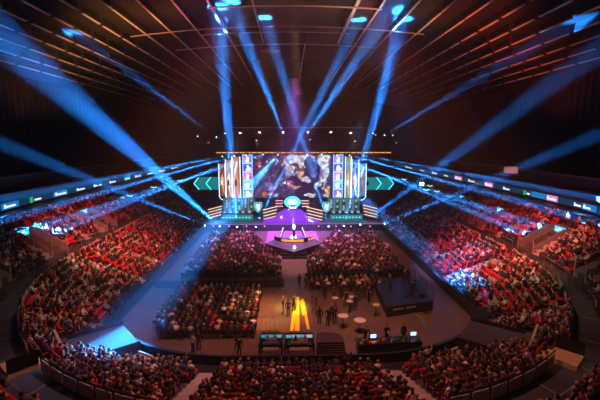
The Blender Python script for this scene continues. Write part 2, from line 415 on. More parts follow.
# ------------------------------------------------------------------ people
SK, TP, TR, SH = 0, 1, 2, 3
def skin_mesh(name, J, E, subsurf):
    """J: name -> (x,y,z,r,mat); E: list of (a,b). Grows one continuous surface round the skeleton."""
    names = list(J); idx = {n: i for i, n in enumerate(names)}
    me = bpy.data.meshes.new(name); me.from_pydata([J[n][:3] for n in names], [(idx[a], idx[b]) for a, b in E], [])
    o = bpy.data.objects.new(name, me); COL.objects.link(o)
    md = o.modifiers.new('s', 'SKIN'); md.use_smooth_shade = True; md.branch_smoothing = .4
    sv = me.skin_vertices[0].data
    for i, n in enumerate(names): r = J[n][3]; sv[i].radius = r if isinstance(r, tuple) else (r, r); sv[i].use_root = n == 'pelvis'
    if subsurf:
        s = o.modifiers.new('b', 'SUBSURF'); s.levels = subsurf; s.render_levels = subsurf
    dg = bpy.context.evaluated_depsgraph_get(); out = bpy.data.meshes.new_from_object(o.evaluated_get(dg)); out.name = name
    bpy.data.objects.remove(o); bpy.data.meshes.remove(me)
    segs = [(Vector(J[a][:3]), Vector(J[b][:3]), J[b][4]) for a, b in E]
    for p in out.polygons:
        c = p.center; best = (9, 0)
        for a, b, mi in segs:
            ab = b - a; t = max(0, min(1, (c - a).dot(ab) / ab.length_squared)); dd = (c - a - ab * t).length
            if dd < best[0]: best = (dd, mi)
        p.material_index = best[1]
    return out
def human(pose):
    """joint dictionary for one pose, facing +Y, feet at z 0 (seat height 0.46)"""
    J = {}; E = []
    sit = pose.startswith('sit'); ph = 1.0
    pz = .54 if sit else .93; py = -.02 if sit else 0
    lean = {'sit_lean': .12, 'sit_back': -.10, 'sit_clap': .03, 'sit_up': .0, 'sit_phone': .05}.get(pose, .0)
    if pose == 'bend': lean = .22
    J['pelvis'] = (0, py, pz, (.155, .115), TR)
    J['waist'] = (0, py + lean * .35, pz + .18, (.135, .10), TP); J['chest'] = (0, py + lean * .8, pz + .38, (.17, .115), TP)
    J['collar'] = (0, py + lean, pz + .50, (.10, .075), TP); J['neck'] = (0, py + lean + .01, pz + .57, (.052, .052), SK)
    hy = py + lean + .03 + (.03 if pose in ('sit_phone', 'sit_lean') else 0)
    J['jaw'] = (0, hy + .01, pz + .635, (.068, .08), SK); J['head'] = (0, hy, pz + .71, (.078, .095), SK); J['crown'] = (0, hy - .01, pz + .785, (.055, .068), SK)
    E += [('pelvis', 'waist'), ('waist', 'chest'), ('chest', 'collar'), ('collar', 'neck'), ('neck', 'jaw'), ('jaw', 'head'), ('head', 'crown')]
    cy = py + lean * .95; sz = pz + .46
    arms = {'sit_up': ((.23, .05, -.24), (.20, .22, -.30)), 'sit_lean': ((.24, .10, -.26), (.10, .30, -.30)), 'sit_back': ((.26, .0, -.25), (.16, .20, -.36)),
            'sit_clap': ((.27, .12, -.20), (.06, .33, -.08)), 'sit_phone': ((.24, .12, -.22), (.07, .30, -.10)), 'stand': ((.25, -.02, -.29), (.25, .06, -.55)),
            'walk': ((.25, .06, -.28), (.24, .20, -.50)), 'cross': ((.26, .06, -.26), (.04, .20, -.24)), 'bend': ((.25, .14, -.25), (.18, .34, -.42)),
            'point': ((.26, .16, -.12), (.22, .40, .02)), 'raise': ((.30, .08, .12), (.26, .12, .40))}[pose]
    for s, S in ((1, 'r'), (-1, 'l')):
        (ex, ey, ez), (hx, h_y, hz) = arms
        if pose == 'walk' and s < 0: ey, h_y = -.12, -.16
        if pose == 'point' and s < 0: (ex, ey, ez), (hx, h_y, hz) = (.25, -.02, -.29), (.25, .06, -.55)
        if pose == 'raise' and s < 0: (ex, ey, ez), (hx, h_y, hz) = (.24, .08, -.24), (.12, .26, -.30)
        J['sh' + S] = (s * .185, cy, sz, .062, TP); J['el' + S] = (s * ex, cy + ey, sz + ez, .043, TP)
        W = Vector((s * hx, cy + h_y, sz + hz)); El = Vector((s * ex, cy + ey, sz + ez)); d = (W - El).normalized()
        J['wr' + S] = (*W, .030, TP); P = W + d * .07; J['pa' + S] = (*P, (.038, .022), SK)
        E += [('collar', 'sh' + S), ('sh' + S, 'el' + S), ('el' + S, 'wr' + S), ('wr' + S, 'pa' + S)]
        if sit:
            sp = {'sit_back': .16, 'sit_lean': .15}.get(pose, .11)
            J['hi' + S] = (s * .095, py + .02, pz - .01, .088, TR); J['kn' + S] = (s * sp, py + .46, pz - .04, .062, TR)
            J['an' + S] = (s * (sp - .01), py + .46 + (.08 if pose == 'sit_back' else -.02), .09, .040, TR); J['to' + S] = (s * (sp + .01), py + .62, .04, .038, SH)
        else:
            k = {'walk': .30 * s}.get(pose, 0.02)
            J['hi' + S] = (s * .095, 0, .86, .088, TR); J['kn' + S] = (s * .105, k * .55 + .02, .49, .060, TR)
            J['an' + S] = (s * .11, k if k > 0 else k - .04, .09, .040, TR); J['to' + S] = (s * .125, (k if k > 0 else k - .04) + .16, .04, .038, SH)
        J['he' + S] = (J['an' + S][0], J['an' + S][1] - .03, .045, .038, SH)
        E += [('pelvis', 'hi' + S), ('hi' + S, 'kn' + S), ('kn' + S, 'an' + S), ('an' + S, 'to' + S)]
        del J['he' + S]
    return J, E
def hand_bits(m, J):
    """five unequal bent fingers on each palm, plus ears, nose, eyes and mouth"""
    for S, s in (('r', 1), ('l', -1)):
        W = Vector(J['wr' + S][:3]); P = Vector(J['pa' + S][:3]); d = (P - W).normalized()
        side = Vector((0, 0, 1)).cross(d); side = side.normalized() if side.length > .1 else Vector((1, 0, 0))
        dn = d.cross(side).normalized(); dn = -dn if dn.z > 0 else dn
        for i, L in enumerate((.068, .078, .072, .056)):
            a = P + d * .012 + side * (i - 1.5) * .019; b = a + d * L * .55 + dn * .008; c = b + d * L * .35 + dn * .022
            m.cyl(a, b, .0095, .009, 5, SK); m.cyl(b, c, .009, .006, 5, SK)
        a = W + d * .03 - side * .03 * s; b = a - side * .03 * s + d * .025; c = b + d * .03
        m.cyl(a, b, .011, .010, 5, SK); m.cyl(b, c, .010, .007, 5, SK)
    h = Vector(J['head'][:3])
    m.cyl(h + Vector((0, .085, .0)), h + Vector((0, .118, -.035)), .008, .016, 5, SK)
    for s in (-1, 1):
        m.ball(h + Vector((s * .079, -.005, -.02)), .03, 1, (.35, .7, 1), SK); m.ball(h + Vector((s * .032, .086, .008)), .012, 1, (1, .6, .8), SH)
    m.box(h + Vector((0, .092, -.062)), (.045, .012, .010), mi=SH)
def person_mesh(pose):
    J, E = human(pose); me = skin_mesh('person', J, E, 1)
    bm = bmesh.new(); bm.from_mesh(me); m = MB(); m.bm.free(); m.bm = bm; hand_bits(m, J); bm.to_mesh(me); bm.free()
    for q in ('skin', 'top', 'trousers', 'shoes'): me.materials.append(black)
    return me, J
def hair_mesh(J, style):
    h = Vector(J['head'][:3]); m = MB()
    m.ball(h + Vector((0, -.02, .035)), .105, 2, (.92, 1.1, .95))
    for v in [v for v in m.bm.verts if v.co.y > h.y + .03 and v.co.z < h.z + .045]: v.co.y = h.y + .02 + (v.co.y - h.y - .03) * .1
    if style == 'long':
        m.ball(h + Vector((0, -.075, -.10)), .09, 2, (1, .55, 1.5))
    if style == 'cap':
        m.cyl(h + Vector((0, .04, .06)), h + Vector((0, .17, .045)), .07, .05, 10)
    me_o = m.build('hair', black, smooth=True); me = me_o.data; bpy.data.objects.remove(me_o); return me
SITP = ['sit_up', 'sit_lean', 'sit_back', 'sit_clap', 'sit_phone']; STP = ['stand', 'walk', 'cross', 'bend', 'point']
PM = {}; HM = {}
for p in SITP + STP + ['raise']:
    PM[p] = person_mesh(p)
    for s in ('short', 'long', 'cap'): HM[p, s] = hair_mesh(PM[p][1], s)
CLOTH = {'black': (.012, .012, .014), 'charcoal grey': (.05, .05, .055), 'navy blue': (.02, .03, .09), 'white': (.75, .73, .70), 'pale grey': (.42, .42, .42), 'red': (.55, .02, .02),
         'maroon': (.16, .02, .03), 'cream': (.62, .52, .38), 'light blue': (.25, .38, .60), 'pink': (.70, .30, .34), 'brown': (.13, .07, .04), 'olive green': (.10, .11, .04)}
CW = [36, 18, 12, 6, 5, 4, 6, 3, 2, 2, 6, 2]
HAIR = {'dark hair': (.012, .009, .008), 'brown hair': (.07, .035, .018), 'fair hair': (.40, .26, .12)}
SKINS = [(.62, .38, .27), (.52, .31, .21), (.70, .46, .34), (.24, .13, .08)]
cm_ = {k: mat('cloth_' + k.replace(' ', '_'), v, .9) for k, v in CLOTH.items()}; hm_ = {k: mat(k.replace(' ', '_'), v, .6) for k, v in HAIR.items()}
sm_ = [mat('skin_%d' % i, v, .6) for i, v in enumerate(SKINS)]; jeans = mat('cloth_jeans', (.03, .045, .09), .9); dtr = mat('cloth_dark', (.015, .015, .018), .9); shoe = mat('shoe', (.02, .02, .02), .5)
def pick(): return random.choices(list(CLOTH), CW)[0]
def person(loc, rz, pose, label, group=None, top=None, hair=None, style=None, sz=None):
    me, J = PM[pose]; o = bpy.data.objects.new('person', me); COL.objects.link(o); o.location = loc; o.rotation_euler = (0, 0, rz)
    if sz: o.scale = (sz, sz, sz)
    top = top or pick(); hair = hair or random.choice(list(HAIR)); style = style or random.choice(['short', 'short', 'long', 'cap'])
    for i, mm in enumerate((random.choice(sm_), cm_[top], random.choice((jeans, dtr, dtr)), shoe)): o.material_slots[i].link = 'OBJECT'; o.material_slots[i].material = mm
    h = bpy.data.objects.new('cap' if style == 'cap' else 'hair', HM[pose, style]); COL.objects.link(h); h.parent = o
    h.material_slots[0].link = 'OBJECT'; h.material_slots[0].material = hm_[hair]
    look = ('a dark cap' if style == 'cap' else ('long ' if style == 'long' else '') + hair)
    if style == 'cap': h.material_slots[0].material = hm_['dark hair']
    tag(o, label.format(top=top, hair=look), 'person', group); return o

# low detail bodies for the far crowd
def lowbody(pose):
    J, E = human(pose); me = skin_mesh('low', J, E, 0)
    V = np.array([v.co[:] for v in me.vertices]); F = [tuple(p.vertices) for p in me.polygons]; reg = np.zeros(len(V), int)
    for p in me.polygons:
        for v in p.vertices: reg[v] = max(reg[v], p.material_index)
    bpy.data.meshes.remove(me)
    h = np.array(J['head'][:3]); b = bmesh.new(); bmesh.ops.create_icosphere(b, subdivisions=1, radius=.112)
    b.verts.ensure_lookup_table(); n = len(V)
    HV = np.array([v.co[:] for v in b.verts]) * [.95, 1.05, .9] + h + [0, -.03, .045]
    F += [tuple(n + v.index for v in f.verts) for f in b.faces]; b.free()
    return np.vstack([V, HV]), F, np.concatenate([reg, np.full(len(HV), 4)])
LOW = [lowbody(p) for p in SITP + ['raise']]
def crowd_mesh(name, places, **kw):               # places: (x,y,z,rz,scale)
    Vs, Cs, loops, totals = [], [], [], []; off = 0
    vals = [CLOTH[k] for k in CLOTH]; cw = np.array(CW) / sum(CW); hv = list(HAIR.values())
    pre = []
    for V, F, reg in LOW: pre.append((V, np.concatenate([np.array(f) for f in F]), np.array([len(f) for f in F]), reg))
    for (x, y, z, rz, s) in places:
        i = RNG.choice(6, p=[.28, .2, .2, .14, .15, .03]); V, L, T, reg = pre[i]
        if i == 5: V = V.copy()
        c, sn = math.cos(rz), math.sin(rz); M = np.array([[c, -sn, 0], [sn, c, 0], [0, 0, 1]])
        Vs.append((V * s) @ M.T + [x, y, z]); loops.append(L + off); totals.append(T); off += len(V)
        pal = np.array([SKINS[RNG.randint(4) if RNG.rand() < .2 else RNG.randint(3)], vals[RNG.choice(len(vals), p=cw)], (.02, .022, .035), (.02, .02, .02), hv[RNG.randint(3)]])
        Cs.append(pal[reg])
    V = np.concatenate(Vs); L = np.concatenate(loops); T = np.concatenate(totals); C = np.concatenate(Cs)
    me = bpy.data.meshes.new(name); me.vertices.add(len(V)); me.vertices.foreach_set('co', V.astype(np.float32).ravel())
    me.loops.add(len(L)); me.loops.foreach_set('vertex_index', L.astype(np.int32)); me.polygons.add(len(T))
    me.polygons.foreach_set('loop_start', np.concatenate([[0], np.cumsum(T)[:-1]]).astype(np.int32)); me.update(calc_edges=True)
    a = me.attributes.new('tint', 'FLOAT_COLOR', 'POINT'); a.data.foreach_set('color', np.hstack([C, np.ones((len(C), 1))]).astype(np.float32).ravel())
    me.materials.append(attr_mat('crowd_cloth')); o = bpy.data.objects.new(name, me); COL.objects.link(o); return tag(o, **kw)

# ------------------------------------------------------------------ seats on the terraces
def along(pts, step):
    P = [Vector(p) for p in pts]; L = [0]
    for a, b in zip(P[:-1], P[1:]): L.append(L[-1] + (b - a).length)
    tot = L[-1]; n = int(tot / step); start = (tot - n * step) / 2; out = []; j = 0
    for i in range(n + 1):
        s = start + i * step
        while j < len(L) - 2 and L[j + 1] < s: j += 1
        t = (s - L[j]) / max(1e-6, L[j + 1] - L[j]); p = P[j].lerp(P[j + 1], min(1, t)); d = (P[j + 1] - P[j]).normalized()
        out.append((p.x, p.y, math.atan2(d.y, d.x)))      # tangent; inward is to its left
    return out
SEATS = []       # x,y,z,rz,sec,row
for sec, n, Cs, zf in (('L', NL, CL, zL), ('U', NU, CU, zU)):
    for k in range(n):
        midc = Cs[k] * .42 + Cs[k + 1] * .58
        for x, y, a in along(midc, .53):
            if y > 98 or blocked(x, y, sec): continue
            if y < 3: continue
            SEATS.append((x, y, zf(k), a, sec, k))    # tangent runs left->near->right, so inward normal = +90deg = local +Y
def fillp(x, y, sec, k):
    v = noise.noise(Vector((x * .16, y * .16, k * .35))) ; v2 = noise.noise(Vector((x * .05 + 9, y * .05, 0)))
    p = .86 + .9 * min(0, v + .12) * 1.4 + .25 * v2
    if x > 12 and sec == 'L' and k < 6 and y > 34: p -= .25
    if abs(x) > 14 and y > 44: p -= .12
    if y < 28 and abs(x) < 14: p = .96 if k > 1 else .72
    if y > 84: p -= .35
    return p
occ = [s for s in SEATS if random.random() < fillp(s[0], s[1], s[4], s[5])]
def inframe(p, m=2):
    q = proj(p); return q[2] > 0 and -m < q[0] < 600 + m and q[1] < 400 + m
def depthkey(s): return proj((s[0], s[1], s[2] + .9))[2]
vis = sorted([s for s in occ if inframe((s[0], s[1], s[2] + 1.1), 0)], key=depthkey)
NEARP = vis[:256]; nearset = set(NEARP)
def block_name(x, y, sec):
    if sec == 'U': return 'rows above the walkway, %s' % ('left side' if x < 0 else 'right side')
    if abs(x) < 6.2: return 'near stand between the stairways'
    if abs(x) < 12.5 and y < 29: return 'near stand %s of both stairways' % ('left' if x < 0 else 'right')
    return 'corner rows near the %s player tunnel' % ('left' if x < 0 else 'right')
byrow = {}
for s in NEARP: byrow.setdefault((block_name(s[0], s[1], s[4]), s[4], s[5]), []).append(s)
WORN = {'sit_up': 'upright', 'sit_lean': 'leaning', 'sit_back': 'reclined', 'sit_clap': 'clapping', 'sit_phone': 'hunched'}
for (bn, sec, k), lst in byrow.items():
    lst.sort(key=lambda s: proj(s[:3])[0])
    for i, s in enumerate(lst):
        person((s[0], s[1], s[2]), s[3] + random.uniform(-.15, .15), random.choice(SITP), '{top} top, %s row, %s spectator from left, %s' % (ordn(k + 1), ordn(i + 1), bn), 'spectators in the %s' % bn, sz=random.uniform(.95, 1.08))
        bpy.data.objects  # linked above
far = [s for s in occ if s not in nearset and inframe((s[0], s[1], s[2] + 1.1), 25)]
places = [(x, y, z, a + random.uniform(-.25, .25), random.uniform(.94, 1.08)) for x, y, z, a, _, _ in far]

# stadium seat: pan, back, armrests and pedestal
def seat_proto():
    t = empty('arena_seat', (0, 0, 0))
    MB().box((0, .02, .43), (.44, .42, .07), rx=.06, bev=.02).build('seat', seatred, t)
    m = MB().box((0, -.24, .68), (.44, .06, .50), rx=.14, bev=.02); m.build('backrest', seatred, t)
    m = MB().box((0, -.12, .2), (.06, .12, .42)).box((0, -.12, .02), (.2, .2, .04)); m.build('pedestal', seatdark, t)
    return t
svis = sorted([s for s in SEATS if inframe((s[0], s[1], s[2] + .6), 0)], key=depthkey)
# empty seats show best: take the nearest empty ones first, then occupied ones
emp = [s for s in svis if s not in set(occ)]; occv = [s for s in svis if s in set(occ)]
dmax = depthkey(occv[200]); NEARS = [s for s in svis if depthkey(s) <= dmax][:300]; nset = set(NEARS)
proto = None; byrow = {}
for s in NEARS: byrow.setdefault((block_name(s[0], s[1], s[4]), s[4], s[5]), []).append(s)
occset = set(occ)
for (bn, sec, k), lst in byrow.items():
    lst.sort(key=lambda s: proj(s[:3])[0])
    for i, s in enumerate(lst):
        if proto is None: proto = seat_proto(); t = proto
        else: t = copy_tree(proto)
        t.location = s[:3]; t.rotation_euler = (0, 0, s[3])
        tag(t, '%s red seat, %s row, %s from left, %s' % ('occupied' if s in occset else 'empty', ordn(k + 1), ordn(i + 1), bn), 'seat', 'red seats in the %s' % bn)
def boxes_mesh(name, places, prim, m, **kw):
    """one mesh of many copies of a small set of boxes (centre, size, lean)"""
    b = MB()
    for c, d, rx in prim: b.box(c, d, rx=rx)
    b.bm.verts.ensure_lookup_table(); b.bm.verts.index_update(); V = np.array([v.co[:] for v in b.bm.verts]); F = np.array([[v.index for v in f.verts] for f in b.bm.faces]); b.bm.free()
    Vs = []; Fs = []
    for i, (x, y, z, a) in enumerate(places):
        c, s = math.cos(a), math.sin(a); M = np.array([[c, -s, 0], [s, c, 0], [0, 0, 1]]); Vs.append(V @ M.T + [x, y, z]); Fs.append(F + i * len(V))
    V = np.concatenate(Vs); F = np.concatenate(Fs); me = bpy.data.meshes.new(name); me.vertices.add(len(V)); me.vertices.foreach_set('co', V.astype(np.float32).ravel())
    me.loops.add(F.size); me.loops.foreach_set('vertex_index', F.astype(np.int32).ravel()); me.polygons.add(len(F)); me.polygons.foreach_set('loop_start', np.arange(0, F.size, 4, dtype=np.int32)); me.update(calc_edges=True)
    me.materials.append(m); o = bpy.data.objects.new(name, me); COL.objects.link(o); return tag(o, **kw)
boxes_mesh('arena_seats', [s[:4] for s in SEATS if s not in nset and inframe((s[0], s[1], s[2] + .6), 25)], [((0, .02, .43), (.45, .42, .07), .06), ((0, -.24, .68), (.45, .06, .52), .14), ((0, -.12, .2), (.07, .12, .42), 0)], seatred,
           kind='stuff', label='mass of red stadium seats across the side and far stands', cat='seats')

# ------------------------------------------------------------------ floor audience blocks
def blk(name, y0, y1, dy, fx0, fx1, step=.56):
    out = []; y = y0; r = 0
    while y < y1:
        x0, x1 = fx0(y), fx1(y); n = int((x1 - x0) / step)
        for i in range(n + 1): out.append((x0 + i * step + random.uniform(-.03, .03), y, 0, random.uniform(-.06, .06), name, r))
        y += dy; r += 1
    return out
FB = blk('near left block', 31.0, 41.4, .95, lambda y: -12.3 + max(0, 33 - y) * .6, lambda y: -3.6)
FB += blk('right strip block', 41.2, 43.6, .95, lambda y: 1.7, lambda y: 9.5)
FL = blk('far left block', 45.4, 67, .95, lambda y: -13.2 - (y - 45) * .02, lambda y: -1.7 - max(0, y - 50) * .33)
FR = blk('far right block', 45.4, 67, .95, lambda y: 1.7 + max(0, y - 50) * .33, lambda y: 13.2 + (y - 45) * .02)
focc = [s for s in FB + FL + FR if random.random() < .93]
places += [(x, y, z, a + random.uniform(-.2, .2), random.uniform(.94, 1.08)) for x, y, z, a, _, _ in focc]
crowd_mesh('crowd', places, kind='stuff', label='seated crowd filling the side stands and the floor blocks', cat='crowd')
def chair_mesh():
    m = MB().box((0, 0, .45), (.44, .42, .03), bev=.008).box((0, -.21, .74), (.42, .025, .26), rx=.1, bev=.008)
    for sx in (-1, 1):
        m.cyl((sx * .2, .18, .44), (sx * .2, .2, 0), .012, .012, 5); m.cyl((sx * .2, -.2, .85), (sx * .2, -.22, 0), .012, .012, 5)
    o = m.build('folding_chair', chairblack); me = o.data; bpy.data.objects.remove(o); return me
cme = chair_mesh(); fs = sorted(FB, key=lambda s: s[1]); NF = fs[:240]
cnt = {}
for s in NF:
    cnt[(s[4], s[5])] = cnt.get((s[4], s[5]), 0) + 1
    o = bpy.data.objects.new('folding_chair', cme); COL.objects.link(o); o.location = s[:3]; o.rotation_euler = (0, 0, s[3])
    tag(o, 'black folding chair, floor %s, %s row from the camera, %s from left' % (s[4], ordn(s[5] + 1), ordn(cnt[(s[4], s[5])])), 'chair', 'folding chairs in the floor %s' % s[4])
boxes_mesh('folding_chairs', [s[:4] for s in FB + FL + FR if s not in set(NF)], [((0, 0, .45), (.44, .42, .03), 0), ((0, -.21, .72), (.42, .03, .3), .1), ((0, -.2, .25), (.42, .03, .03), 0), ((0.2, 0, .22), (.03, .4, .44), 0), ((-.2, 0, .22), (.03, .4, .44), 0)], chairblack,
           kind='stuff', label='rows of black folding chairs in the far floor blocks', cat='chairs')

# ------------------------------------------------------------------ painted displays (LED screens show these pictures)
def display(name, nx, ny, fn, W, H, parent, es, thick=.12):
    """an LED screen in the XZ plane facing -Y, centred on its parent, one face per picture cell"""
    me = bpy.data.meshes.new(name); V = []; F = []; C = []
    for j in range(ny + 1):
        for i in range(nx + 1): V.append(((i / nx - .5) * W, 0, (.5 - j / ny) * H))
    for j in range(ny):
        for i in range(nx):
            a = j * (nx + 1) + i; F.append((a, a + nx + 1, a + nx + 2, a + 1)); C.append(fn((i + .5) / nx, (j + .5) / ny))
    n = len(V); V += [(-W / 2, thick, H / 2), (W / 2, thick, H / 2), (W / 2, thick, -H / 2), (-W / 2, thick, -H / 2)]
    tl, tr, br_, bl = 0, nx, (ny + 1) * (nx + 1) - 1, ny * (nx + 1)
    F += [(n, n + 1, n + 2, n + 3), (tl, tr, n + 1, n), (bl, n + 3, n + 2, br_), (tl, n, n + 3, bl), (tr, br_, n + 2, n + 1)]; C += [(0, 0, 0)] * 5
    me.from_pydata(V, [], F); a = me.attributes.new('tint', 'FLOAT_COLOR', 'CORNER')
    arr = []
    for p, c in zip(me.polygons, C): arr += [(*c, 1)] * p.loop_total
    a.data.foreach_set('color', np.array(arr, np.float32).ravel()); me.materials.append(attr_mat('led_picture_%g' % es, emit=es))
    o = bpy.data.objects.new(name, me); COL.objects.link(o); o.parent = parent; return o
def blobs(lst, base):
    def fn(u, v):
        c = np.array(base(u, v), float)
        for (x, y, rx, ry, ang, col) in lst:
            dx, dy = (u - x) * 1.7, v - y; ca, sa = math.cos(ang), math.sin(ang); q = ((dx * ca + dy * sa) / (rx * 1.7)) ** 2 + ((-dx * sa + dy * ca) / ry) ** 2
            if q < 1: c = np.array(col) * (1 - .25 * q)
        return tuple(c)
    return fn
rr = random.Random(3)
def base_main(u, v):
    n = noise.noise(Vector((u * 9, v * 6, 0))); n2 = noise.noise(Vector((u * 25, v * 16, 4)))
    k = max(0, .10 + .10 * n + .10 * n2); return (k * .8, k * .5, k * 1.5)
W_ = (.9, .9, 1.0); LB = (.45, .60, 1.0); DN = (.015, .012, .04); PE = (.85, .45, .30); MG = (.9, .08, .45)
main = [(.60, .10, .20, .12, .1, LB), (.52, .08, .06, .12, 0, W_), (.62, .20, .05, .14, 0, W_), (.70, .06, .10, .08, 0, W_), (.92, .20, .05, .26, 0, W_), (.90, .55, .03, .25, .1, (.8, .75, .95)), (.86, .10, .05, .10, 0, W_),
        (.76, .60, .13, .50, 0, DN), (.72, .22, .08, .20, 0, DN), (.78, .3, .03, .25, .1, (.10, .10, .30)), (.88, .42, .02, .15, -.3, (.9, .35, .08)), (.84, .66, .10, .05, -1.0, W_), (.86, .45, .02, .12, .2, (.15, .2, .9)),
        (.38, .20, .030, .09, 0, PE), (.35, .40, .05, .16, .3, DN), (.44, .28, .035, .09, .2, (.8, .6, .55)), (.46, .45, .07, .12, .5, (.35, .40, .75)), (.50, .34, .03, .06, 0, W_), (.52, .60, .10, .10, .2, DN),
        (.60, .44, .045, .13, -.1, PE), (.59, .34, .05, .05, 0, (.30, .14, .08)), (.64, .80, .12, .26, 0, DN), (.67, .58, .06, .07, .5, (.75, .72, .85)), (.52, .73, .09, .04, .1, PE), (.46, .64, .04, .035, 0, MG), (.44, .68, .025, .02, 0, W_),
        (.72, .95, .08, .05, 0, W_), (.95, .86, .035, .12, 0, (.95, .60, .22)), (.93, .95, .02, .06, 0, W_), (.05, .20, .035, .07, 0, (.6, .05, .10)), (.08, .30, .02, .03, 0, W_),
        (.18, .72, .07, .10, .3, (.20, .18, .60)), (.24, .78, .04, .06, 0, (.40, .38, .85)), (.14, .92, .03, .06, 0, (.8, .15, .08)), (.20, .90, .025, .03, 0, W_), (.28, .93, .03, .04, 0, (.4, .5, .9)),
        (.30, .12, .02, .05, 0, W_), (.27, .18, .02, .04, .5, LB), (.38, .66, .02, .03, 0, W_), (.34, .7, .02, .02, 0, LB)]
for i in range(4): main.append((.13 + .045 * i, .52, .014, .035, 0, (.30, .22, .65)))
for i in range(26): main.append((rr.uniform(.05, .55), rr.uniform(.05, .6), rr.uniform(.004, .012), rr.uniform(.01, .03), 0, rr.choice([W_, LB, (.4, .25, .8), (.6, .2, .4)])))
def warped(fn):
    def g(u, v):
        w1 = noise.noise(Vector((u * 14, v * 9, 2))); w2 = noise.noise(Vector((u * 14, v * 9, 7))); w3 = noise.noise(Vector((u * 40, v * 26, 1))); w4 = noise.noise(Vector((u * 40, v * 26, 5)))
        c = fn(u + .035 * w1 + .012 * w3, v + .06 * w2 + .02 * w4); k = .62 + .7 * noise.noise(Vector((u * 22, v * 13, 11))) + .35 * noise.noise(Vector((u * 70, v * 40, 3)))
        return tuple(max(0, q * min(1.15, max(.12, k))) for q in c)
    return g
def screen_at(name, px0, py0, px1, py1, Y, label, cat, es, fn, nx, ny, group=None, frame=.18, rz=0):
    a = at((px0 + px1) / 2, py0, Y); b = at((px0 + px1) / 2, py1, Y); l = at(px0, (py0 + py1) / 2, Y); r_ = at(px1, (py0 + py1) / 2, Y)
    W, H = r_.x - l.x, a.z - b.z; t = empty(name, ((l.x + r_.x) / 2, Y, (a.z + b.z) / 2), rz, label, cat, group)
    display('display', nx, ny, fn, W, H, t, es)
    m = MB().box((0, .12, H / 2 + frame / 2), (W + 2 * frame, .35, frame)).box((0, .12, -H / 2 - frame / 2), (W + 2 * frame, .35, frame)).box((-W / 2 - frame / 2, .12, 0), (frame, .35, H)).box((W / 2 + frame / 2, .12, 0), (frame, .35, H)).box((0, .3, 0), (W, .25, H))
    m.build('frame', black, t); return t, W, H
YS = 80.0
screen_at('video_screen', 254.5, 155, 331.5, 197.5, YS, 'huge central video screen showing players in dark jackets against bright lights', 'screen', 1.35, warped(blobs(main, base_main)), 150, 88)
# columns of five portrait tiles either side
def tile_fn(k, seed):
    q = random.Random(seed); bgc = [(.18, .12, .75), (.08, .06, .45), (.55, .12, .45), (.10, .45, .80), (.15, .10, .60)][k]
    lst = [(.5, .62, .30, .40, 0, (.75, .80, 1)), (.5, .30, .14, .18, 0, (.8, .75, .9)), (q.uniform(.15, .35), .5, .14, .3, .4, [(.9, .1, .3), (.05, .05, .2), (.9, .2, .4), (.6, .9, 1), (.3, .1, .8)][k]), (.8, .7, .12, .3, -.3, [(.1, .1, .4), (.6, .7, 1), (.15, .1, .5), (.05, .2, .4), (.9, .9, 1)][k])]
    return blobs(lst, lambda u, v: bgc)
for side, x0, x1 in (('left', 242.6, 252.8), ('right', 333, 343)):
    t, W, H = screen_at('portrait_column', x0, 154.5, x1, 197.5, YS - .3, 'column of five lit player portraits on the %s of the main screen' % side, 'screen', 1.6, lambda u, v: (.30, .60, .95), 8, 30, 'portrait columns beside the main screen', .1)
    for k in range(5):
        g = empty('tile', (0, -.12, H / 2 - H * (k + .5) / 5), 0); g.parent = t
        display('portrait', 14, 12, tile_fn(k, k + (9 if side == 'left' else 30)), W * .84, H / 5 * .82, g, 1.7, .05)
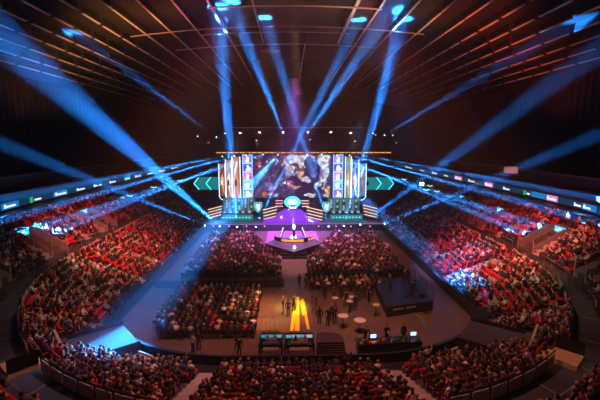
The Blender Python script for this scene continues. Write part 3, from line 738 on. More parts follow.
# outer banners, three tall curved-foot panels each side with glowing outlines
def banner_fn(pal, seed):
    q = random.Random(seed); lst = [(.5, .45, .35, .18, .3, pal[1]), (.45, .25, .3, .10, -.3, pal[2]), (.55, .7, .35, .10, .4, pal[1]), (.4, .58, .25, .07, 0, pal[3])]
    return blobs(lst, lambda u, v: tuple(np.array(pal[0]) * (.8 + .4 * noise.noise(Vector((u * 3, v * 8, seed))))))
for side, xs_, pals in (('left', ((219.5, 225), (226.3, 231.5), (232.8, 240)), (((.22, .06, .03), (.85, .40, .18), (.10, .03, .02), (.9, .85, .8)), ((.45, .18, .10), (.9, .9, .95), (.25, .35, .7), (.1, .03, .02)), ((.55, .16, .05), (.75, .30, .10), (.9, .8, .7), (.12, .04, .02)))),
                        ('right', ((345.5, 350.5), (352, 358), (359.3, 365.5)), (((.30, .34, .10), (.75, .50, .15), (.1, .2, .5), (.9, .9, .8)), ((.06, .12, .45), (.9, .9, 1), (.15, .35, .9), (.9, .5, .3)), ((.05, .20, .55), (.45, .15, .05), (.85, .9, 1), (.05, .3, .8))))):
    for i, ((x0, x1), pal) in enumerate(zip(xs_, pals)):
        y0 = {0: 164, 1: 160, 2: 157}[i if side == 'left' else 2 - i]; y1 = {0: 196, 1: 199, 2: 201}[i if side == 'left' else 2 - i]
        pos = ('outermost', 'middle', 'innermost')[i if side == 'left' else 2 - i]
        t, W, H = screen_at('banner', x0, y0, x1, y1, YS - .2 - .3 * abs(1 - i), '%s of the three glowing hanging banners on the %s of the stage' % (pos, side), 'banner', 1.3, banner_fn(pal, i + (5 if side == 'left' else 8)), 10, 34, 'glowing banners flanking the stage', .06)
        m = MB(); gl = mat('tube_glow', (0, 0, 0), emit=(.55, .78, 1), es=3.0)
        for sx in (-1, 1): m.box((sx * (W / 2 + .08), -.1, 0), (.10, .1, H + .2))
        out = -1 if side == 'left' else 1
        for a in range(5):
            th0, th1 = math.pi / 2 * a / 5, math.pi / 2 * (a + 1) / 5; Rr = min(.9, W * .9)
            p0 = Vector((out * (-W / 2 + Rr * .0) + out * (W / 2 * 2 - Rr + Rr * math.cos(th0)), -.1, -H / 2 - .1 - Rr * .8 * math.sin(th0))); p1 = Vector((out * (-W / 2) + out * (W - Rr + Rr * math.cos(th1)), -.1, -H / 2 - .1 - Rr * .8 * math.sin(th1)))
            m.cyl(p0, p1, .05, .05, 6)
        m.build('light_tube', gl, t)
# arrow shaped teal screens
teal = mat('teal_led', (0, 0, 0), emit=(.0, .36, .42), es=.6); tealb = mat('teal_led_bright', (0, 0, 0), emit=(.15, .9, .95), es=1.6)
for side, s, x0, x1 in (('left', 1, 194, 218), ('right', -1, 393.5, 369)):
    a = at(x0, 183.5, YS + 1); b = at(x1, 183.5, YS + 1); L = abs(b.x - a.x); t = empty('arrow_screen', ((a.x + b.x) / 2, YS + 1, a.z), 0, 'teal arrow shaped screen pointing outward at the %s of the stage' % side, 'screen', 'teal arrow screens')
    for i in range(2):
        m = MB(); ox = (-L / 2 + i * L / 2) * s; h = 1.25; d = 1.0 * s; w = (L / 2 - .15) * s
        pts = [(ox, 0), (ox + d, h), (ox + d + w, h), (ox + w, 0), (ox + d + w, -h), (ox + d, -h)]
        v0 = [m.bm.verts.new((p[0], 0, p[1])) for p in pts]; v1 = [m.bm.verts.new((p[0], .3, p[1])) for p in pts]
        for q in ((0, 1, 2, 3), (0, 3, 4, 5)): m.bm.faces.new([v0[k] for k in q]); m.bm.faces.new([v1[k] for k in q[::-1]])
        for k in range(6): m.bm.faces.new((v0[k], v0[(k + 1) % 6], v1[(k + 1) % 6], v1[k]))
        m.build('chevron', teal, t)
        m = MB(); m.cyl((ox, -.05, 0), (ox + d, -.05, h), .09, .09, 6).cyl((ox, -.05, 0), (ox + d, -.05, -h), .09, .09, 6); m.build('edge_light', tealb, t)
# truss over the screens with a warm lit edge
gold = mat('warm_strip', (0, 0, 0), emit=(1, .42, .12), es=1.3)
def truss(p0, p1, s, name, label, n):
    t = empty(name, ((p0[0] + p1[0]) / 2, (p0[1] + p1[1]) / 2, (p0[2] + p1[2]) / 2), 0, label, 'truss'); c = t.location
    m = MB(); P0 = Vector(p0) - c; P1 = Vector(p1) - c
    for a in (-s, s):
        for b in (-s, s): m.cyl(P0 + Vector((0, a, b)), P1 + Vector((0, a, b)), .05, .05, 6)
    for i in range(n):
        a = P0.lerp(P1, i / n); b = P0.lerp(P1, (i + 1) / n)
        m.cyl(a + Vector((0, -s, -s)), b + Vector((0, -s, s)), .03, .03, 5); m.cyl(a + Vector((0, -s, s)), b + Vector((0, s, s)), .03, .03, 5)
    m.build('chords', dmetal, t); return t
YT = 71.0
a = at(216, 152.6, YS - 1); b = at(391, 151.6, YS - 1); t = truss(a, (b.x, b.y, a.z), .3, 'truss', 'long truss with a warm glowing edge above the video screens', 40)
m = MB(); L = b.x - a.x
for i in range(30):
    if i in (12, 13) and False: continue
    m.box((-L / 2 + L * (i + .5) / 30, -.4, 0), (L / 30 * .8, .1, .16))
m.build('light_strip', gold, t)
a = at(225, 131, YT); b = at(368, 131, YT); truss(a, (b.x, YT, a.z), .25, 'truss', 'dark overhead lighting truss carrying the pinkish white stage lamps', 36)
m = MB(); aa = at(232, 127.6, YT + 5); bb = at(368, 127.2, YT + 5); m.cyl(aa, (bb.x, bb.y, aa.z), .05, .05, 6); m.build('roof_tube', steel, label='thin pale tube hanging level above the row of stage lamps', cat='tube')

# ------------------------------------------------------------------ stage
SY0, SZ = 71.0, 1.3
deck = MB(); deck.box((0, SY0 + 7.5, SZ / 2), (34, 15, SZ)); deck.build('stage_platform', [mat('stage_black', (.03, .03, .04), .35)], loc=(at(293, 200, SY0).x, 0, 0), label='long black main stage platform below the video screens', cat='stage')
SX = at(293, 200, SY0).x
a = at(210, 222.6, SY0 - .06); b = at(385, 222.6, SY0 - .06)
MB().box(((a.x + b.x) / 2, SY0 - .06, SZ - .06), (b.x - a.x, .06, .08)).build('edge_strip', mat('lilac_strip', (0, 0, 0), emit=(.45, .25, .9), es=.9), label='thin lilac light strip along the front edge of the main stage', cat='light strip')
MB().box((SX, YS + 1.2, 3), (50, .3, 6.0)).build('backdrop_drape', blackcloth, label='black drape hanging behind the stage desks under the screens', cat='drape')
MB().box((at(292, 200, SY0).x, SY0 - 6.6, .02), (8.6, 12.4, .04)).build('stage_carpet', mat('lilac_carpet', (.34, .20, .48), .45), label='pale glossy carpet strip between main stage and centre platform', cat='carpet')
# team desks
team_teal = mat('team_teal', (0, 0, 0), emit=(.03, .30, .34), es=.7)
PLC = []
for side, x0, x1 in (('left', 220.5, 253), ('right', 330, 362.5)):
    Y = 75.0; a = at(x0, 221, Y); b = at(x1, 221, Y); cx = (a.x + b.x) / 2; L = b.x - a.x; zt = at(x0, 214.8, Y).z
    t = empty('team_desk', (cx, Y, SZ), 0, 'long teal lit players desk on the %s half of the main stage' % side, 'desk', 'team desks on the main stage')
    MB().box((0, 0, (zt - SZ) / 2), (L, .5, zt - SZ)).build('front_panel', team_teal, t)
    MB().box((0, .6, zt - SZ), (L, 1.4, .08)).build('desktop', black, t)
    m = MB()
    for i in range(9): m.box((-L * .40 + L * .1 * i, -.27, (zt - SZ) * .5), (L * .06 * (.6 + .6 * rr.random()), .03, .16))
    m.build('lettering_marks', tealb, t)
    zb = at(x0, 202, Y + 4).z
    w_ = empty('led_wall', (cx, Y + 4, (zb + zt) / 2 + .4), 0, 'teal tinted screen wall behind the %s players desk' % side, 'screen', 'teal walls behind the desks')
    def fnw(u, v):
        if not (.02 < u < .98 and .03 < v < .97): return (.08, .5, .55)
        cu, cv = (u * 5) % 1 - .5, (v * 2) % 1
        if (cu / .16) ** 2 + ((cv - .35) / .2) ** 2 < 1: return (.75, .72, .70)
        if abs(cu) < .3 - .15 * (1 - cv) and cv > .5: return ((.03, .03, .05), (.5, .6, .65), (.08, .05, .06))[int(u * 5 + v * 2) % 3]
        return (.02, .16, .20) if abs(cu) < .44 else (.10, .55, .60)
    display('display', 60, 26, fnw, L, zb - zt + .6, w_, .6)
    MB().box((0, .25, 0), (L + .2, .2, zb - zt + .8)).build('frame', black, w_)
    for i in range(5):
        mx = cx - L * .38 + L * .19 * i
        d_ = empty('monitor', (mx, Y + .55, zt + .04), 0, '%s monitor from left on the %s players desk, back to the crowd' % (ordn(i + 1), side), 'monitor', 'monitors on the players desks')
        MB().box((0, 0, .36), (.62, .05, .38), bev=.01).build('screen', black, d_); MB().cyl((0, 0, 0), (0, 0, .2), .03, .03, 6).box((0, 0, .01), (.26, .2, .02)).build('stand', dmetal, d_)
        MB().box((0, -.03, .36), (.5, .01, .28)).build('back_light', mat('monitor_glow', (0, 0, 0), emit=(.45, .75, .8), es=.9), d_)
        PLC.append((mx, Y + 1.35, side, i, zt))
for mx, y, side, i, zt in PLC:
    ch = empty('gaming_chair', (mx, y, SZ + .35), math.pi, '%s dark high-backed chair from left at the %s players desk' % (ordn(i + 1), side), 'chair', 'chairs at the players desks')
    MB().box((0, 0, .42), (.5, .5, .1), bev=.03).build('seat', black, ch); MB().box((0, -.27, .85), (.5, .1, .85), rx=.1, bev=.04).build('backrest', dmetal, ch); MB().cyl((0, 0, -.35), (0, 0, .4), .05, .05, 8).cyl((0, 0, -.35), (0, 0, -.28), .3, .25, 10).build('base', dmetal, ch)
    person((mx, y, SZ + .35), math.pi, 'sit_phone', 'player in {top} with {hair}, %s from left, %s stage desk' % (ordn(i + 1), side), 'players at the %s stage desk' % side, top=random.choice(['white', 'pale grey', 'light blue']), sz=1.12)
    if i == 0: MB().box((mx + 2.6 * 1.0, y + .2, SZ + .15), (8.6, 1.6, .3)).build('riser', black, label='low black riser under the chairs of the %s players desk' % side, cat='riser')
# round logo plates beside the inner ends of the desks
for side, px in (('left', 258), ('right', 326.5)):
    c = at(px, 207, 76.5); t = empty('logo_plate', tuple(c), 0, 'glowing pale crest plate beside the inner end of the %s players desk' % side, 'sign', 'crest plates on the stage')
    pts = [(-.75, .95), (.75, .95), (.85, .1), (.35, -.9), (0, -1.15), (-.35, -.9), (-.85, .1)]
    m = MB(); v0 = [m.bm.verts.new((x, 0, z)) for x, z in pts]; v1 = [m.bm.verts.new((x, .2, z)) for x, z in pts]; m.bm.faces.new(v0); m.bm.faces.new(v1[::-1])
    for k in range(7): m.bm.faces.new((v0[k], v0[(k + 1) % 7], v1[(k + 1) % 7], v1[k]))
    m.build('plate', mat('plate_teal', (0, 0, 0), emit=(.12, .55, .55), es=1.0), t)
    MB().box((0, -.05, .15), (.75, .06, .8), ry=.2).box((.1, -.05, -.45), (.5, .06, .35), ry=-.3).build('crest', mat('crest_white', (0, 0, 0), emit=(.75, .9, .85), es=1.4), t)
    MB().cyl((0, .1, -c.z + SZ), (0, .1, -1), .08, .08, 6).build('post', dmetal, t)
# flights of glowing slats
slat = mat('warm_slat', (0, 0, 0), emit=(1, .62, .42), es=1.5); slatp = mat('pink_slat', (0, 0, 0), emit=(1, .45, .55), es=1.4)
def slats(px0, py0, px1, py1, Y, n, dy, label, m_, dots=False):
    a = at(px0, py0, Y); b = at(px1, py1, Y); c = (a + b) / 2; t = empty('light_steps', tuple(c), 0, label, 'lit steps'); d = b - a; L = math.hypot(d.x, d.z)
    step = at(px0, py0, Y).z - at(px0, py0 + dy, Y).z
    bk = MB()
    for i in range(n):
        z = -i * step; MB().box((0, -i * .25, z), (L * (1 - .04 * i), .15, .13), ry=-math.atan2(d.z, d.x)).build('light_slat', m_, t)
        bk.box((0, .3 - i * .25, z - step / 2), (L, .4, step * .9), ry=-math.atan2(d.z, d.x))
    bk.build('treads', black, t)
    hz = c.z - SZ - (n - 1) * step
    if hz > 0: MB().box((0, .3, -(n - 1) * step - hz / 2 - .1), (L * .6, .3, hz)).build('support', black, t)
slats(208, 209.8, 222, 206, 75, 4, 2.6, 'glowing slatted steps rising outside the left players desk', slat)
slats(263, 210, 277, 206.5, 73.5, 4, 2.9, 'glowing slatted steps between left players desk and centre ramp', slat)
slats(275.5, 200.6, 283, 200.6, 77, 3, 2.6, 'pink glowing slats just left of the round stage sign', slatp)
slats(301.5, 200.8, 309, 200.8, 77, 3, 2.6, 'pale glowing slats just right of the round stage sign', slat)
slats(306.5, 207, 323, 211, 73.5, 4, 2.9, 'glowing slatted steps between centre ramp and right players desk', slat)
slats(363, 205, 377, 208.5, 75, 4, 2.8, 'glowing slatted steps falling outside the right players desk', slat)
# glowing centre sign and ramp
c = at(292.5, 202.3, 76.5); t = empty('centre_sign', tuple(c), 0, 'bright cyan rounded sign with a white emblem above the purple ramp', 'sign')
m = MB()
pts = [(math.cos(a) * 1.65 * (1 - .1 * abs(math.sin(2 * a))), math.sin(a) * 1.15) for a in [2 * math.pi * i / 24 for i in range(24)]]
v0 = [m.bm.verts.new((x, 0, z)) for x, z in pts]; v1 = [m.bm.verts.new((x, .5, z)) for x, z in pts]; m.bm.faces.new(v0); m.bm.faces.new(v1[::-1])
for k in range(24): m.bm.faces.new((v0[k], v0[(k + 1) % 24], v1[(k + 1) % 24], v1[k]))
m.build('panel', mat('cyan_sign', (0, 0, 0), emit=(.03, .6, .9), es=2.2), t)
m = MB(); m.box((0, -.06, .35), (1.5, .08, .35)).box((0, -.06, -.05), (2.0, .08, .3)).box((0, -.06, -.42), (1.1, .08, .3))
m.build('emblem', mat('emblem_glow', (0, 0, 0), emit=(.95, .95, .85), es=3), t)
MB().box((0, .3, -c.z / 2 - .4), (2.4, .4, c.z - .8)).build('pylon', black, t)
purl = mat('purple_led', (0, 0, 0), emit=(.24, .015, .75), es=1.1)
p = [at(286, 208.5, 77), at(299, 208.5, 77), at(320, 222, SY0 + .1), at(262, 222, SY0 + .1)]
m = MB(); v = [m.bm.verts.new(q) for q in p]; m.bm.faces.new(v[::-1]); lo = [m.bm.verts.new((q.x, q.y, SZ)) for q in p]
for k in range(4): m.bm.faces.new((v[k], v[(k + 1) % 4], lo[(k + 1) % 4], lo[k])) if (v[k].co - lo[k].co).length > .01 or True else None
m.build('led_ramp', purl, label='glowing purple sloping ramp under the round stage sign', cat='ramp')
# ladders of white lights flanking the carpet
for side, px0, px1 in (('left', 283.2, 280.6), ('right', 302.0, 305.6)):
    a = at(px0, 223.5, SY0 - .5); b = atz(px1, 237.5, .6); t = empty('light_ladder', (a.x, a.y, 0), 0, 'row of small white lamps rising along the %s edge of the lilac carpet' % side, 'light row', 'lamp rows beside the carpet')
    m = MB()
    d = Vector((b.x - a.x, b.y - a.y, 0)); m.box((d.x / 2, d.y / 2, .35), (.25, d.length, .7), rz=math.atan2(-d.x, d.y)); m.build('kerb', black, t)
    for i in range(7): q = d * ((i + .5) / 7); MB().ball((q.x, q.y, .78), .07, 1).build('bulb', mat('bulb_glow', (0, 0, 0), emit=(1, .85, .8), es=5), t)
# hexagonal centre platform
HZ = 1.1
P6 = [atz(265.6, 243.6, HZ), atz(294, 252.0, HZ), atz(322.6, 243.0, HZ), atz(308, 237.0, HZ), atz(280, 237.2, HZ)]
hx = sum((p.x for p in P6)) / 5; hy = sum((p.y for p in P6)) / 5; t = empty('centre_platform', (hx, hy, 0), 0, 'angular dark platform with a slate top in front of the main stage', 'platform')
pl = [(p.x - hx, p.y - hy) for p in P6]
MB().prism(pl, 0, HZ).build('base', mat('platform_black', (.02, .018, .025), .5), t)
MB().prism([(x * .95, y * .95) for x, y in pl], HZ, HZ + .03).build('deck_top', mat('platform_slate', (.10, .12, .16), .3), t)
m = MB()
for k in range(5):
    a, b = Vector((*pl[k], HZ + .04)), Vector((*pl[(k + 1) % 5], HZ + .04)); m.cyl(a * 1, b * 1, .05, .05, 6)
m.build('edge_trim', mat('edge_pale', (.35, .30, .32), .4, emit=(.4, .25, .3), es=.25), t)
c0 = atz(294, 240.6, HZ) - Vector((hx, hy, 0)); m = MB(); m2 = MB(); m3 = MB()
for i in range(28):
    a = math.pi * (1.08 + .84 * i / 27); rx_, ry_ = 3.0, 2.6; x = c0.x + rx_ * math.cos(a); y = c0.y + 1.2 + ry_ * math.sin(a); an = math.atan2(ry_ * math.cos(a), -rx_ * math.sin(a))
    m.box((x, y, HZ + .30), (.36, .12, .6), rz=an)
    if rr.random() < .85: m2.box((x + .05, y - .08, HZ + .32), (.18 + .1 * rr.random(), .05, .34), rz=an)
m.build('low_desk', black, t); m2.build('desk_lettering', mat('orange_letters', (0, 0, 0), emit=(1, .32, .08), es=1.6), t)
m3.cyl((c0.x, c0.y + 1.0, HZ + .03), (c0.x, c0.y + 1.0, HZ + .08), 2.0, 2.0, 32); m3.build('round_floor', mat('round_blue', (.10, .22, .34), .3), t)
c1 = atz(294.5, 254.5, .5); m = MB()
for i in range(3): m.box((0, .4 * i, .15 + .17 * i), (3.4, .42, .3 + .34 * i if i < 2 else .9))
m.build('platform_steps', black, loc=(c1.x, c1.y - .3, 0), label='short dark steps leading up to the near point of the centre platform', cat='steps')
c1 = atz(294, 240, HZ); t = empty('trophy_stand', (c1.x, c1.y + .4, HZ + .08), 0, 'slim pedestal with a glowing top standing on the centre platform', 'pedestal')
MB().cyl((0, 0, 0), (0, 0, .15), .4, .3, 12).cyl((0, 0, .15), (0, 0, 1.5), .22, .18, 12).build('column', dmetal, t)
MB().cyl((0, 0, 1.5), (0, 0, 1.9), .12, .25, 10).ball((0, 0, 2.0), .22, 1).build('top_light', mat('pedestal_glow', (0, 0, 0), emit=(.8, .85, 1), es=5), t)
c1 = atz(294.5, 248, HZ); MB().cyl((0, 0, 0), (0, 0, .14), .22, .18, 10).ball((0, 0, .16), .15, 1).build('floor_light', mat('pedestal_glow', (0, 0, 0), emit=(.8, .85, 1), es=5), loc=(c1.x, c1.y, HZ + .03), label='small white floor lamp near the front point of the centre platform', cat='lamp')

# ------------------------------------------------------------------ show lights: real fixtures throwing real beams
def fixture(src, tgt, W, col, deg, label, group, r=.16, lens=12, lcol=None, hang=False):
    src = Vector(src); tgt = Vector(tgt); d = (tgt - src).normalized(); t = empty('moving_head_light', tuple(src - d * .4), 0, label, 'stage light', group)
    q = d.to_track_quat('Z', 'Y'); up = 1 if hang else -1
    m = MB(); m.box((0, 0, up * .42), (.42, .42, .14)); m.build('base', black, t)
    m = MB(); m.box((.24, 0, up * .18), (.05, .16, .5)); m.box((-.24, 0, up * .18), (.05, .16, .5)); m.box((0, 0, up * .36), (.5, .16, .05)); m.build('yoke', black, t)
    m = MB(); m.cyl(d * -.12, d * .28, .17, .19, 10); m.build('head', black, t)
    m = MB(); m.cyl(d * .285, d * .30, r, r, 12); lc = lcol or col; m.build('lens', mat('lens_%.2f_%.2f_%g' % (lc[0], lc[2], lens), (0, 0, 0), emit=lc, es=lens), t)
    l = lamp('SPOT', src + d * .05, tgt, W * BEAM, col, deg, 1.0, .06); l.name = 'lamp_light'
    l.parent = t; l.matrix_parent_inverse = Matrix.Translation(t.location).inverted()
    return t
BEAM = 9.0
BL = (.015, .26, 1.0); BC = (.02, .27, 1.0)
FLB = [  # floor lamps: source px, target px, target depth, watts, cone
    (219.5, 226, (30, 62), 32, 2.6e6, 4.2, 'beam climbing to the upper left over the left stand'),
    (204.5, 225.5, (0, 143), 40, 1.1e6, 3.0, 'beam rising shallowly over the left stand'),
    (237, 226.5, (219, 20), 48, 2.4e6, 4.0, 'beam climbing left of the video screen to the roof'),
    (256, 226.5, (283, 172), 64, 3.2e6, 3.0, 'beam leaning right across the video screen'),
    (328.5, 226, (306, 152), 62, 3.2e6, 3.0, 'beam leaning left across the video screen'),
    (344, 225.5, (387, 75), 54, 2.4e6, 4.0, 'beam climbing right of the video screen to the roof'),
    (360.5, 224.5, (530, 100), 40, 8e5, 3.6, 'beam climbing to the upper right over the right stand'),
    (385, 223.5, (600, 134), 42, 1.1e6, 3.0, 'beam rising shallowly over the right stand'),
]
for i, (sx_, sy_, tp, td, W, dg, lab) in enumerate(FLB):
    s = at(sx_, sy_, SY0 - .5); fixture(s, at(tp[0], tp[1], td), W, BL, dg, 'stage edge floor lamp, blue %s' % lab, 'blue floor lamps along the stage edge', .15, 9, (.5, .8, 1))
HB = [  # hanging lamps
    (283, 132.5, (240, 25), 48, 9e5, 4.6, 'wide blue beam up and left to the roof'), (308, 132.5, (388, 15), 44, 9e5, 4.6, 'wide blue beam up and right to the roof'),
    (225, 133, (222, 0), 50, 5e5, 4.0, 'faint blue beam straight up'), (373, 133, (402, 0), 46, 7e5, 4.2, 'blue beam steeply up and right'),
    (216, 137, (120, 66), 55, 4e5, 4.0, 'faint blue beam up over the left stand'), (385, 135, (500, 66), 50, 2.4e5, 4.2, 'faint blue beam up over the right stand'),
    (277.5, 155, (126, 331), 28, 6.5e5, 5.6, 'broad blue beam down across the left floor edge'), (307.5, 155, (440, 262), 44, 5e5, 4.6, 'blue beam down across the right banner'),
    (262.5, 154.5, (105, 206), 52, 8e5, 1.9, 'long blue beam down over the left stand'), (246, 155.5, (105, 212), 52, 7e5, 1.7, 'second long blue beam over the left stand'),
    (234, 156, (75, 200), 50, 7e5, 1.7, 'third long blue beam over the left stand'), (222, 156.5, (90, 182), 50, 5e5, 1.5, 'topmost long blue beam over the left stand'),
    (322, 154.5, (480, 207), 52, 8e5, 1.9, 'long blue beam down over the right stand'), (337, 155.5, (475, 213), 52, 7e5, 1.7, 'second long blue beam over the right stand'),
    (350, 155.5, (510, 199), 50, 7e5, 1.7, 'third long blue beam over the right stand'), (364, 155.5, (520, 184), 50, 5e5, 1.5, 'topmost long blue beam over the right stand'),
]
for i, (sx_, sy_, tp, td, W, dg, lab) in enumerate(HB):
    s = at(sx_, sy_, YT - 1.1 if sy_ < 145 else YS - 2.0); fixture(s, at(tp[0], tp[1], td), W * (8 if sy_ > 145 and dg < 4 else 1.5 if sy_ > 145 else 1), BC if sy_ > 145 else BL, dg, 'lamp above the stage, %s' % lab, 'blue hanging lamps above the stage', .1, 6, (.6, .85, 1), True)
for i, (px, py) in enumerate(((274, 225), (294, 239), (313, 222.5))):     # thin white beams from the sign
    s = at(293, 207.5, 75.8); s.z -= .1; fixture(s + Vector(((i - 1) * .5, 0, 0)), at(px, py, (SY0, 60, SY0)[i]), 3.5e5, (.5, .65, 1), 3.0, ('left', 'middle', 'right')[i] + ' lamp under the round sign throwing a thin white beam down', 'lamps under the round sign', .12, 20, (.9, .95, 1), True)
for i, (px, py, tx) in enumerate(((240, 133.5, 225), (259.5, 133, 246), (283, 132.3, 278), (308, 132.3, 312), (331, 132.8, 343), (351, 133.5, 366), (256.5, 141.2, 252), (310, 140.2, 311), (355, 141.8, 353), (197.5, 136.8, 180), (208.3, 143.5, 207), (396.3, 143.6, 395), (393, 136, 410), (375.5, 135.4, 370))):
    s = at(px, py, YT - .4 if py < 138 or px < 230 or px > 370 else YT + 3); fixture(s, at(tx, 195, YT - 6 if py < 138 else YT - 1), 7e3 if i < 6 else 1e3, (1, .42, .55), 12, 'pinkish white lamp in the row above the screens, %s of them' % ordn(i + 1), 'pinkish white lamps above the screens', .2 if i < 6 else .12, 8 if i < 6 else 4, (1, .55, .68), True)
for i, px in enumerate((213.5, 229, 246.5, 264.5, 318.5, 336, 351, 370)):
    s = at(px, 226.2, SY0 - .3); t = empty('footlight', tuple(s), 0, 'small warm footlight on the stage edge, %s from the left' % ordn(i + 1), 'lamp', 'warm footlights on the stage edge')
    MB().box((0, .1, 0), (.34, .2, .34)).build('housing', black, t); MB().cyl((0, -.01, 0), (0, -.05, 0), .1, .1, 10).build('lens', mat('foot_glow', (0, 0, 0), emit=(1, .4, .35), es=3), t)
# bright lamp and rig beyond the right end of the stage
c = at(421.5, 184, 86); t = empty('floodlight', tuple(c), 0, 'brilliant white floodlight beyond the right end of the stage', 'lamp'); MB().box((0, .1, 0), (1.0, .2, .7)).build('housing', black, t); MB().box((0, -.03, 0), (.85, .05, .5)).build('lens', mat('flood_glow', (0, 0, 0), emit=(.8, .9, 1), es=25), t)
MB().cyl((0, .2, -.3), (0, .2, -2.5), .06, .06, 6).build('stand', dmetal, t)
for i, (px, py) in enumerate(((404, 179.5), (430, 186), (437, 191.5), (455.5, 193), (180, 181), (154, 187.5), (130, 196), (426, 190))):
    c = at(px, py, 84 - 3 * i if i < 4 else 86 - i * 3); t = empty('aisle_sign', tuple(c), 0, 'small cyan lit sign in the dark beside the stage, %s of the scattered ones' % ordn(i + 1), 'sign', 'small cyan signs beside the stage')
    MB().box((0, .1, 0), (1.3, .1, .5)).build('housing', black, t); MB().box((-.2, 0, .03), (.7, .04, .16), ry=.3).box((.3, 0, .02), (.5, .04, .14), ry=-.35).build('mark', mat('cyan_mark', (0, 0, 0), emit=(.3, .85, 1), es=1.6), t)
    MB().cyl((0, .15, 0), (0, .15, -min(c.z, 1.6)), .04, .04, 5).build('post', dmetal, t)
# orange lit box sign in the right balcony
c = at(511, 170, 71); t = empty('box_sign', (36.4, c.y, c.z), R(-90), 'orange lit rectangular box on the right balcony front', 'sign')
c = at(511, 170, 62); t.location = c; t.rotation_euler = (0, 0, R(-60)); MB().box((0, 0, 0), (2.0, .5, 1.0)).build('box', mat('orange_box', (.5, .15, .05), .6, emit=(1, .25, .05), es=.35), t); MB().cyl((0, 0, .5), (0, 0, 5), .03, .03, 5).build('hanger', dmetal, t)

# ------------------------------------------------------------------ LED ribbon on the balcony front
rc = curve((33.75, 6.15, 30.4, 47.9)); V = []; F = []
ribm = mat('ribbon_base', (0, 0, 0), emit=(.0, .035, .09), es=1.0)
RZ0, RZ1 = 8.25, 9.05
def ribbon_y(px):     # where the ribbon stands for a picture column
    for i in (range(len(rc) - 1) if px < 300 else range(len(rc) - 2, -1, -1)):
        q = proj((rc[i][0], rc[i][1], 8.6)); q2 = proj((rc[i + 1][0], rc[i + 1][1], 8.6))
        if q[2] > 0 and q2[2] > 0 and (q[0] - px) * (q2[0] - px) <= 0 and q[0] != q2[0]:
            f = (px - q[0]) / (q2[0] - q[0]); a = Vector(rc[i]).lerp(Vector(rc[i + 1]), f); d = (Vector(rc[i + 1]) - Vector(rc[i])).normalized(); return a, math.atan2(d.y, d.x)
rib = empty('ribbon_display', (0, 0, 0), 0, 'continuous dim blue LED ribbon round the balcony front with glowing adverts', 'display')
o = strip_mesh('band', [(rc, RZ0), (rc, RZ1)], ribm); o.parent = rib
PALR = {'b': (.01, .22, .62), 'w': (.75, .8, .95), 'p': (.85, .35, .75), 'g': (.02, .55, .12), 't': (.02, .45, .65)}
def advert(px, wpx, pal, glyphs):
    r0 = ribbon_y(px)
    if r0 is None or r0[0].y < 30: return
    p, a = r0; q = ribbon_y(px + wpx); 
    if q is None or q[0].y < 30: return
    L = (q[0] - p).length; c = (p + q[0]) / 2; n = Vector((-math.sin(a), math.cos(a))); a = math.atan2((q[0] - p).y, (q[0] - p).x)
    if n.dot(Vector((0, 55)) - c) < 0: n = -n
    ad = empty('advert', (c.x + n.x * .06, c.y + n.y * .06, 8.65), a); ad.parent = rib
    if pal: MB().box((0, 0, 0), (L, .05, .74)).build('panel', mat('rib_' + pal, (0, 0, 0), emit=PALR[pal], es=.9), ad)
    m = MB(); k = len(glyphs)
    inward = 1 if Matrix.Rotation(a, 2) @ Vector((0, 1)) @ n > 0 else -1
    for i, g in enumerate(glyphs):
        if g == ' ': continue
        m.box((-L * .4 + L * .8 * (i + .5) / k, inward * .05, 0 if g != '.' else -.08), (L * .8 / k * .72, .05, .42 if g != '.' else .22), ry=.25 if g == '/' else 0)
    m.build('advert_marks', mat('ribmark_w', (0, 0, 0), emit=PALR['w'] if pal != 'p' else (.95, .6, .9), es=1.5), ad)
for px, wpx, pal, gl in ((1, 17, 'b', '/..... '), (29.5, 3, 'g', ' '), (33, 8, None, '......'), (53, 14, 'b', '#.....'), (62, 4, 't', ' '), (75, 10, None, '/.....'), (92, 10, None, '#.. ..'), (108, 8, None, '/....'), (124, 6, 't', '...'), (134, 7, 'b', '#...'), (146, 7, None, '....'), (158, 7, None, '/...'), (170, 8, None, '#....'),
                         (405, 8, None, '/....'), (420, 5, None, '...'), (432, 6, None, '#...'), (444, 5, None, '...'), (455, 7, 'p', '#...'), (468, 8, None, '/....'), (485, 8, 'p', '#....'), (503, 8, None, '#...'), (524, 2, 'g', ' '), (527, 4, None, '...'), (532, 14, 'b', ' '), (547, 11, 'p', '#.....'), (574, 9, None, '#....'), (583, 14, 'b', '/...  ')):
    advert(px, wpx, pal, gl)

